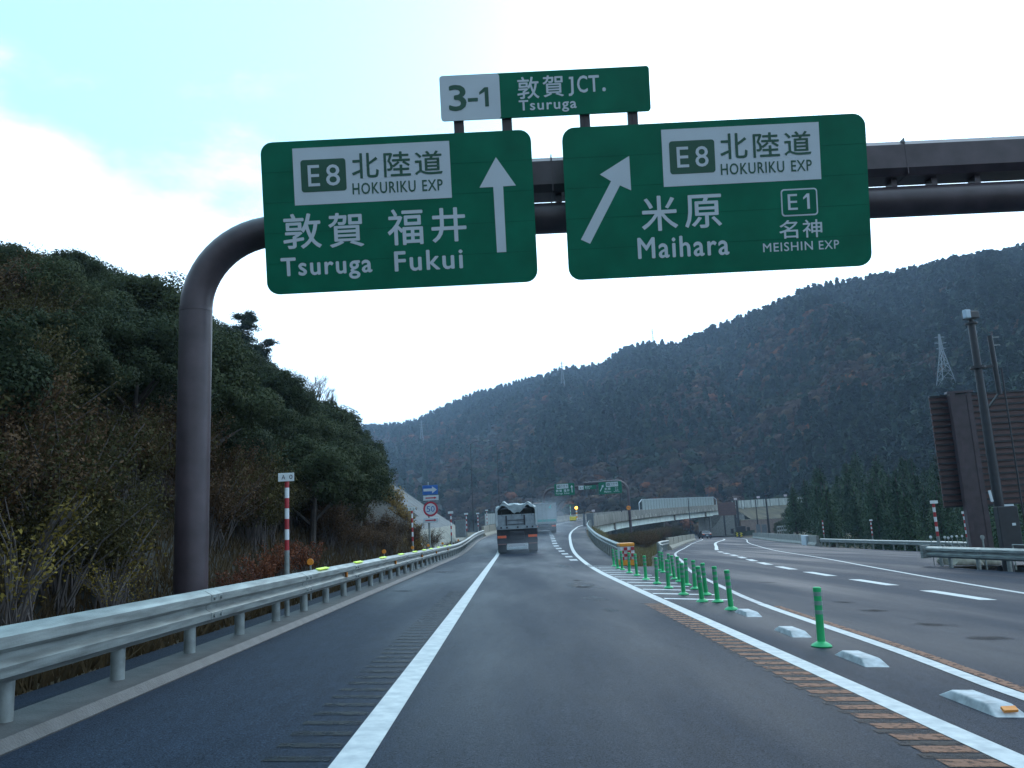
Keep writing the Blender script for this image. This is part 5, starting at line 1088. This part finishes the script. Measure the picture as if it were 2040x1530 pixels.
for i, (u, v, Y, s, sz, lb) in enumerate(((770, 1010, 66, 1.0, 1.15, 'golden shrub highest on the left border of the shotcrete slope'), (786, 1040, 60, .95, 1.0, 'golden shrub in the middle of the left border of the shotcrete slope'), (800, 1072, 52, .8, 1.0, 'golden shrub lowest on the left border of the shotcrete slope'), (815, 1095, 45, .6, .9, 'golden shrub low beside the second snow pole'), (757, 985, 70, .8, 1.1, 'small golden shrub at the crest of the shotcrete slope'))):
    p = at(u, v, Y); put_shrub('gold', i, (p.x, Y, p.z-1.1*s), s, lb, None, sz)
# dry grass on the verge and in the gore
def grass(name, spots, label, m_=F_GRASS):
    R = np.random.default_rng(5); P = np.array(spots); n = len(P); h = P[:, 3]; a = R.uniform(0, 6.28, n); w = .012+.010*R.random(n)
    dx, dy = np.cos(a)*w, np.sin(a)*w; lx, ly = R.normal(0, .35, n)*h, R.normal(0, .35, n)*h
    V = np.stack([np.stack([P[:, 0]-dx, P[:, 1]-dy, P[:, 2]], 1), np.stack([P[:, 0]+dx, P[:, 1]+dy, P[:, 2]], 1), np.stack([P[:, 0]+lx, P[:, 1]+ly, P[:, 2]+h], 1)], 1).reshape(-1, 3)
    me = bpy.data.meshes.new(name); me.vertices.add(3*n); me.vertices.foreach_set('co', V.ravel()); me.loops.add(3*n); me.loops.foreach_set('vertex_index', np.arange(3*n)); me.polygons.add(n)
    me.polygons.foreach_set('loop_start', np.arange(n)*3); me.polygons.foreach_set('loop_total', np.full(n, 3)); me.materials.append(m_); me.update(calc_edges=True)
    o = put(bpy.data.objects.new(name, me)); tag(o, label, 'grass'); struct(o, 'stuff')
gs = []
for i in range(26000):
    y = 3+RR.random()**1.6*62; x = spl(EDGE_L, y)-.98-RR.random()**1.3*2.6; gs.append((x, y, max(zramp(x, y)-.02, hill_z(x, y)-.02), RR.uniform(.12, .42)))
grass('dry_grass', gs, 'brown dry grass growing between the left guardrail and the hillside')
gs = []
for i in range(16000):
    y = RR.uniform(36, 112); a, c = spl(EDGE_R, y)+.5, spl(RR_L, y)-1.4
    if c > a: x = RR.uniform(a, c); gs.append((x, y, ground_z(x, y)-.05, RR.uniform(.10, .20)+.35*sst(38, 70, y)*RR.random()))
grass('rough_grass', gs, 'pale tangled grass between the ramp and the lower road', F_TUSS)
# bushes between ramp and lower road, under the bridge
for i in range(80):
    y = RR.uniform(58, 180); a, c = spl(EDGE_R, y)+1.5, spl(RR_L, y)-3.0
    if y > 112: a -= 3
    if c <= a: continue
    x = RR.uniform(a, c); kd = RR.choice(('brown', 'brown', 'olive')); s = RR.uniform(.8, 1.7)
    while s > .25:
        u, v = uv((x, y, ground_z(x, y)-.2+2.0*s))
        if v > lerp([(1100, 1092), (1190, 1064), (1260, 1053), (1352, 1036), (1431, 1028)], u)+3: break
        s *= .85
    if s < .3: continue
    put_shrub(kd, i, (x, y, ground_z(x, y)-.2), s, {'olive': 'olive green shrub on the rough ground below the bridge', 'brown': 'brown withered shrub on the rough ground below the bridge'}[kd], kd+' shrubs below the bridge')
# cedars on the right
cs = []
for it in range(4000):
    q = RR.uniform(.30, .75); Y = RR.uniform(52, 165); x = q*Y
    if x < spl(RE_R, Y)+2.2 or (Y < 84 and x < 31.5): continue
    if q < .335+.0*Y: continue
    if any((a-x)**2+(c-Y)**2 < 3.1**2 for a, c in cs): continue
    cs.append((x, Y))
cs.sort(key=lambda p: p[1])
for x, Y in cs[:170]:
    c, t = RR.choice(CE); s = RR.choice((.5, .55, .6, .65, .7, .8))*RR.uniform(.85, 1.1)*(1+.004*(Y-60)); z = zright(x, Y)-1.0+max(0, x-36)*.14+.035*(Y-60)
    tree_thing('cedar_tree', 'dark green cedar in the dense plantation behind the lay-by', 'tree', (x, Y, z), c, t, s, RR.uniform(0, 6.28), 'cedars behind the lay-by')
for i, (u, v, Y, s) in enumerate(((1578, 1062, 176, 1.25), (1596, 1058, 186, 1.5), (1560, 1066, 170, .9))):
    p = at(u, v, Y); c, t = RR.choice(EVL); tree_thing('round_tree', ['dark round tree right of the brown retaining wall', 'larger dark round tree behind the first, beside the pale wall', 'low dark round bush below the retaining wall end'][i], 'tree', (p.x, Y, p.z-2.2), c, t, s, i, None)
# forest on the mountain: one mass
R = np.random.default_rng(9); Vs, Cs, Ns = [], [], []
def proto_far(kind, n, seed):
    Q = np.random.default_rng(seed)
    if kind == 'c':
        t = Q.random(n)**.75; a = Q.uniform(0, 6.28, n); r = (1-t)*.27*np.sqrt(Q.random(n))+.02; P = np.stack([np.cos(a)*r, np.sin(a)*r, .06+t*.94], 1); s = (.062+.04*Q.random(n))*(1.25 if n < 100 else 1)
    else:
        d = Q.normal(0, 1, (n, 3)); d[:, 2] += .35; d /= np.linalg.norm(d, axis=1)[:, None]; P = d*np.array([.43, .43, .40])*(Q.random(n)**.3)[:, None]; P[:, 2] += .5; s = (.060+.045*Q.random(n))*(1.25 if n < 100 else 1)
    nm = P-np.array([0, 0, .35])+Q.normal(0, .25, (n, 3)); nm /= np.linalg.norm(nm, axis=1)[:, None]; a = np.cross(nm, Q.normal(0, 1, (n, 3))); a /= np.linalg.norm(a, axis=1)[:, None]; c = np.cross(nm, a)
    s = s[:, None]; return np.stack([P-a*s-c*s, P+a*s-c*s*.6, P+a*s*.8+c*s, P-a*s+c*s*.7], 1)
PF = {('c', l): [proto_far('c', n, i+l*9) for i in range(3)] for l, n in ((0, 190), (1, 64))}; PF.update({('b', l): [proto_far('b', n, i+5+l*9) for i in range(4)] for l, n in ((0, 230), (1, 76))})
pal = {'c': [(.018, .036, .024), (.026, .048, .030), (.034, .058, .034)], 'b': [(.026, .038, .020), (.038, .046, .022), (.052, .042, .028), (.070, .042, .032), (.078, .047, .036), (.21, .074, .034), (.13, .076, .042)]}
def treeat(p, big=1.0):
    nz = mnoise.noise((p.x*.012, p.y*.010, p.z*.02+3)); n2 = mnoise.noise((p.x*.016, p.y*.012, 8))+.4*mnoise.noise((p.x*.05, p.y*.04, 2))
    h = R.uniform(6.5, 11)*big; kind = 'c' if (nz+.2*R.normal() > .16 or p.z > 135+60*nz or (p.x/p.y > .37+.1*nz and p.z < 45+60*nz)) else 'b'; l = 0 if p.y < 430 else 1
    Pq = PF[(kind, l)][R.integers(0, 3)]
    if kind == 'b':
        w = np.array([2, 2, 2, 2.4, 2.2, 1.3 if n2 > .18 else .08, 1.2]); w[:2] *= 3.0 if n2 < -.05 else .45; w[3:5] *= 1.8 if n2 > .0 else .6; col = np.array(pal['b'][R.choice(7, p=w/w.sum())]); sx = h*R.uniform(.75, 1.05); h *= .72
    else: col = np.array(pal['c'][R.integers(0, 3)]); sx = h*R.uniform(.8, 1.1); h *= 1.15
    k_ = R.uniform(.75, 1.25); a = R.uniform(0, 6.28); ca, sa = math.cos(a), math.sin(a); X = Pq[..., 0]*sx; Yq = Pq[..., 1]*sx
    c0 = Pq.mean(1); nn = c0-np.array([0, 0, .42 if kind == 'b' else .3]); nn[:, 2] *= .75; nn = nn/np.maximum(1e-6, np.linalg.norm(nn, axis=1))[:, None]; nn = np.stack([nn[:, 0]*ca-nn[:, 1]*sa, nn[:, 0]*sa+nn[:, 1]*ca, nn[:, 2]], 1)+R.normal(0, .12, (len(nn), 3)); Ns.append(np.repeat(nn/np.linalg.norm(nn, axis=1)[:, None], 4, 0))
    Vs.append(np.stack([X*ca-Yq*sa+p.x, X*sa+Yq*ca+p.y, Pq[..., 2]*h+p.z-.8], -1).reshape(-1, 3)); n = len(Pq)
    Cs.append(np.repeat(col[None]*R.uniform(.88, 1.12, (n, 1))*k_, 4, 0))
cnt = 0
for it in range(60000):
    q = R.uniform(-.26, .80); B, D = lerp(DB, q), lerp(DR, q); t = R.random(); p = mtn(q, t)
    if R.random() > (p.y/D)*.9+.1: continue
    if R.random() > .40: continue
    if p.y < 260 and R.random() < .2: continue
    treeat(p); cnt += 1
    if cnt > 13500: break
for q in frange(-.24, .8, .0011):
    if R.random() < .85: treeat(mtn(q, R.uniform(.985, 1.01)), R.uniform(.6, 1.05))
V = np.concatenate(Vs); Cc = np.concatenate(Cs); n = len(V)//4
me = bpy.data.meshes.new('mountain_forest'); me.vertices.add(4*n); me.vertices.foreach_set('co', V.ravel().astype(np.float32)); me.loops.add(4*n); me.loops.foreach_set('vertex_index', np.arange(4*n)); me.polygons.add(n)
me.polygons.foreach_set('loop_start', np.arange(n)*4); me.polygons.foreach_set('loop_total', np.full(n, 4)); me.materials.append(F_FAR)
at_ = me.attributes.new('tint', 'FLOAT_COLOR', 'POINT'); at_.data.foreach_set('color', np.concatenate([np.clip(Cc, 0, 1), np.ones((4*n, 1))], 1).ravel().astype(np.float32)); me.update(calc_edges=True); soft_normals(me, np.concatenate(Ns))
o = put(bpy.data.objects.new('mountain_forest', me)); tag(o, 'mixed green and rust brown forest covering the whole mountain', 'forest'); struct(o, 'stuff')
print('far trees', cnt, n)
# ------------------------------------------------------------------ spray behind the trucks and haze
def vol(name, box0, box1, dens, label, blobby):
    b = MB(); c = (Vector(box0)+Vector(box1))/2; d = Vector(box1)-Vector(box0); b.box((0, 0, 0), d); m = bpy.data.materials.new(name); m.use_nodes = True; t = m.node_tree; t.nodes.remove(t.nodes['Principled BSDF']); out = t.nodes['Material Output']
    pv = N(t, 'ShaderNodeVolumePrincipled'); pv.inputs['Color'].default_value = (.80, .90, 1, 1) if blobby else (.56, .75, 1, 1); pv.inputs['Density'].default_value = dens; pv.inputs['Anisotropy'].default_value = .3
    if blobby:
        tcn = N(t, 'ShaderNodeTexCoord'); mp_ = N(t, 'ShaderNodeMapping'); mp_.inputs['Location'].default_value = (-1, -1, -.75); mp_.inputs['Scale'].default_value = (2, 2, 1.5); t.links.new(tcn.outputs['Generated'], mp_.inputs[0])
        gr = N(t, 'ShaderNodeTexGradient', gradient_type='SPHERICAL'); t.links.new(mp_.outputs[0], gr.inputs[0]); nn = N(t, 'ShaderNodeTexNoise'); nn.inputs['Scale'].default_value = .9; t.links.new(tcn.outputs['Object'], nn.inputs['Vector'])
        m1 = N(t, 'ShaderNodeMath', operation='MULTIPLY'); t.links.new(gr.outputs['Fac'], m1.inputs[0]); t.links.new(nn.outputs['Fac'], m1.inputs[1]); m2 = N(t, 'ShaderNodeMath', operation='MULTIPLY'); m2.inputs[1].default_value = dens*4; t.links.new(m1.outputs[0], m2.inputs[0]); t.links.new(m2.outputs[0], pv.inputs['Density'])
    t.links.new(pv.outputs[0], out.inputs['Volume']); MATS[name] = m; o = b.build(name, m); o.location = c; o.visible_shadow = True; tag(o, label, 'mist'); struct(o, 'stuff'); return o
vol('water_spray', (-1.8, 47.6, -.3), (3.4, 51.0, 1.15), .05, 'pale water spray thrown up behind the tipper truck', True)
vol('water_spray', (.6, 72, .2), (6.5, 92, 4.6), .016, 'thin water spray hanging around the box truck', True)
HZ = vol('haze', (-3000, -400, -30), (3200, 3400, 420), .00027, 'thin bluish haze over the whole valley', False)
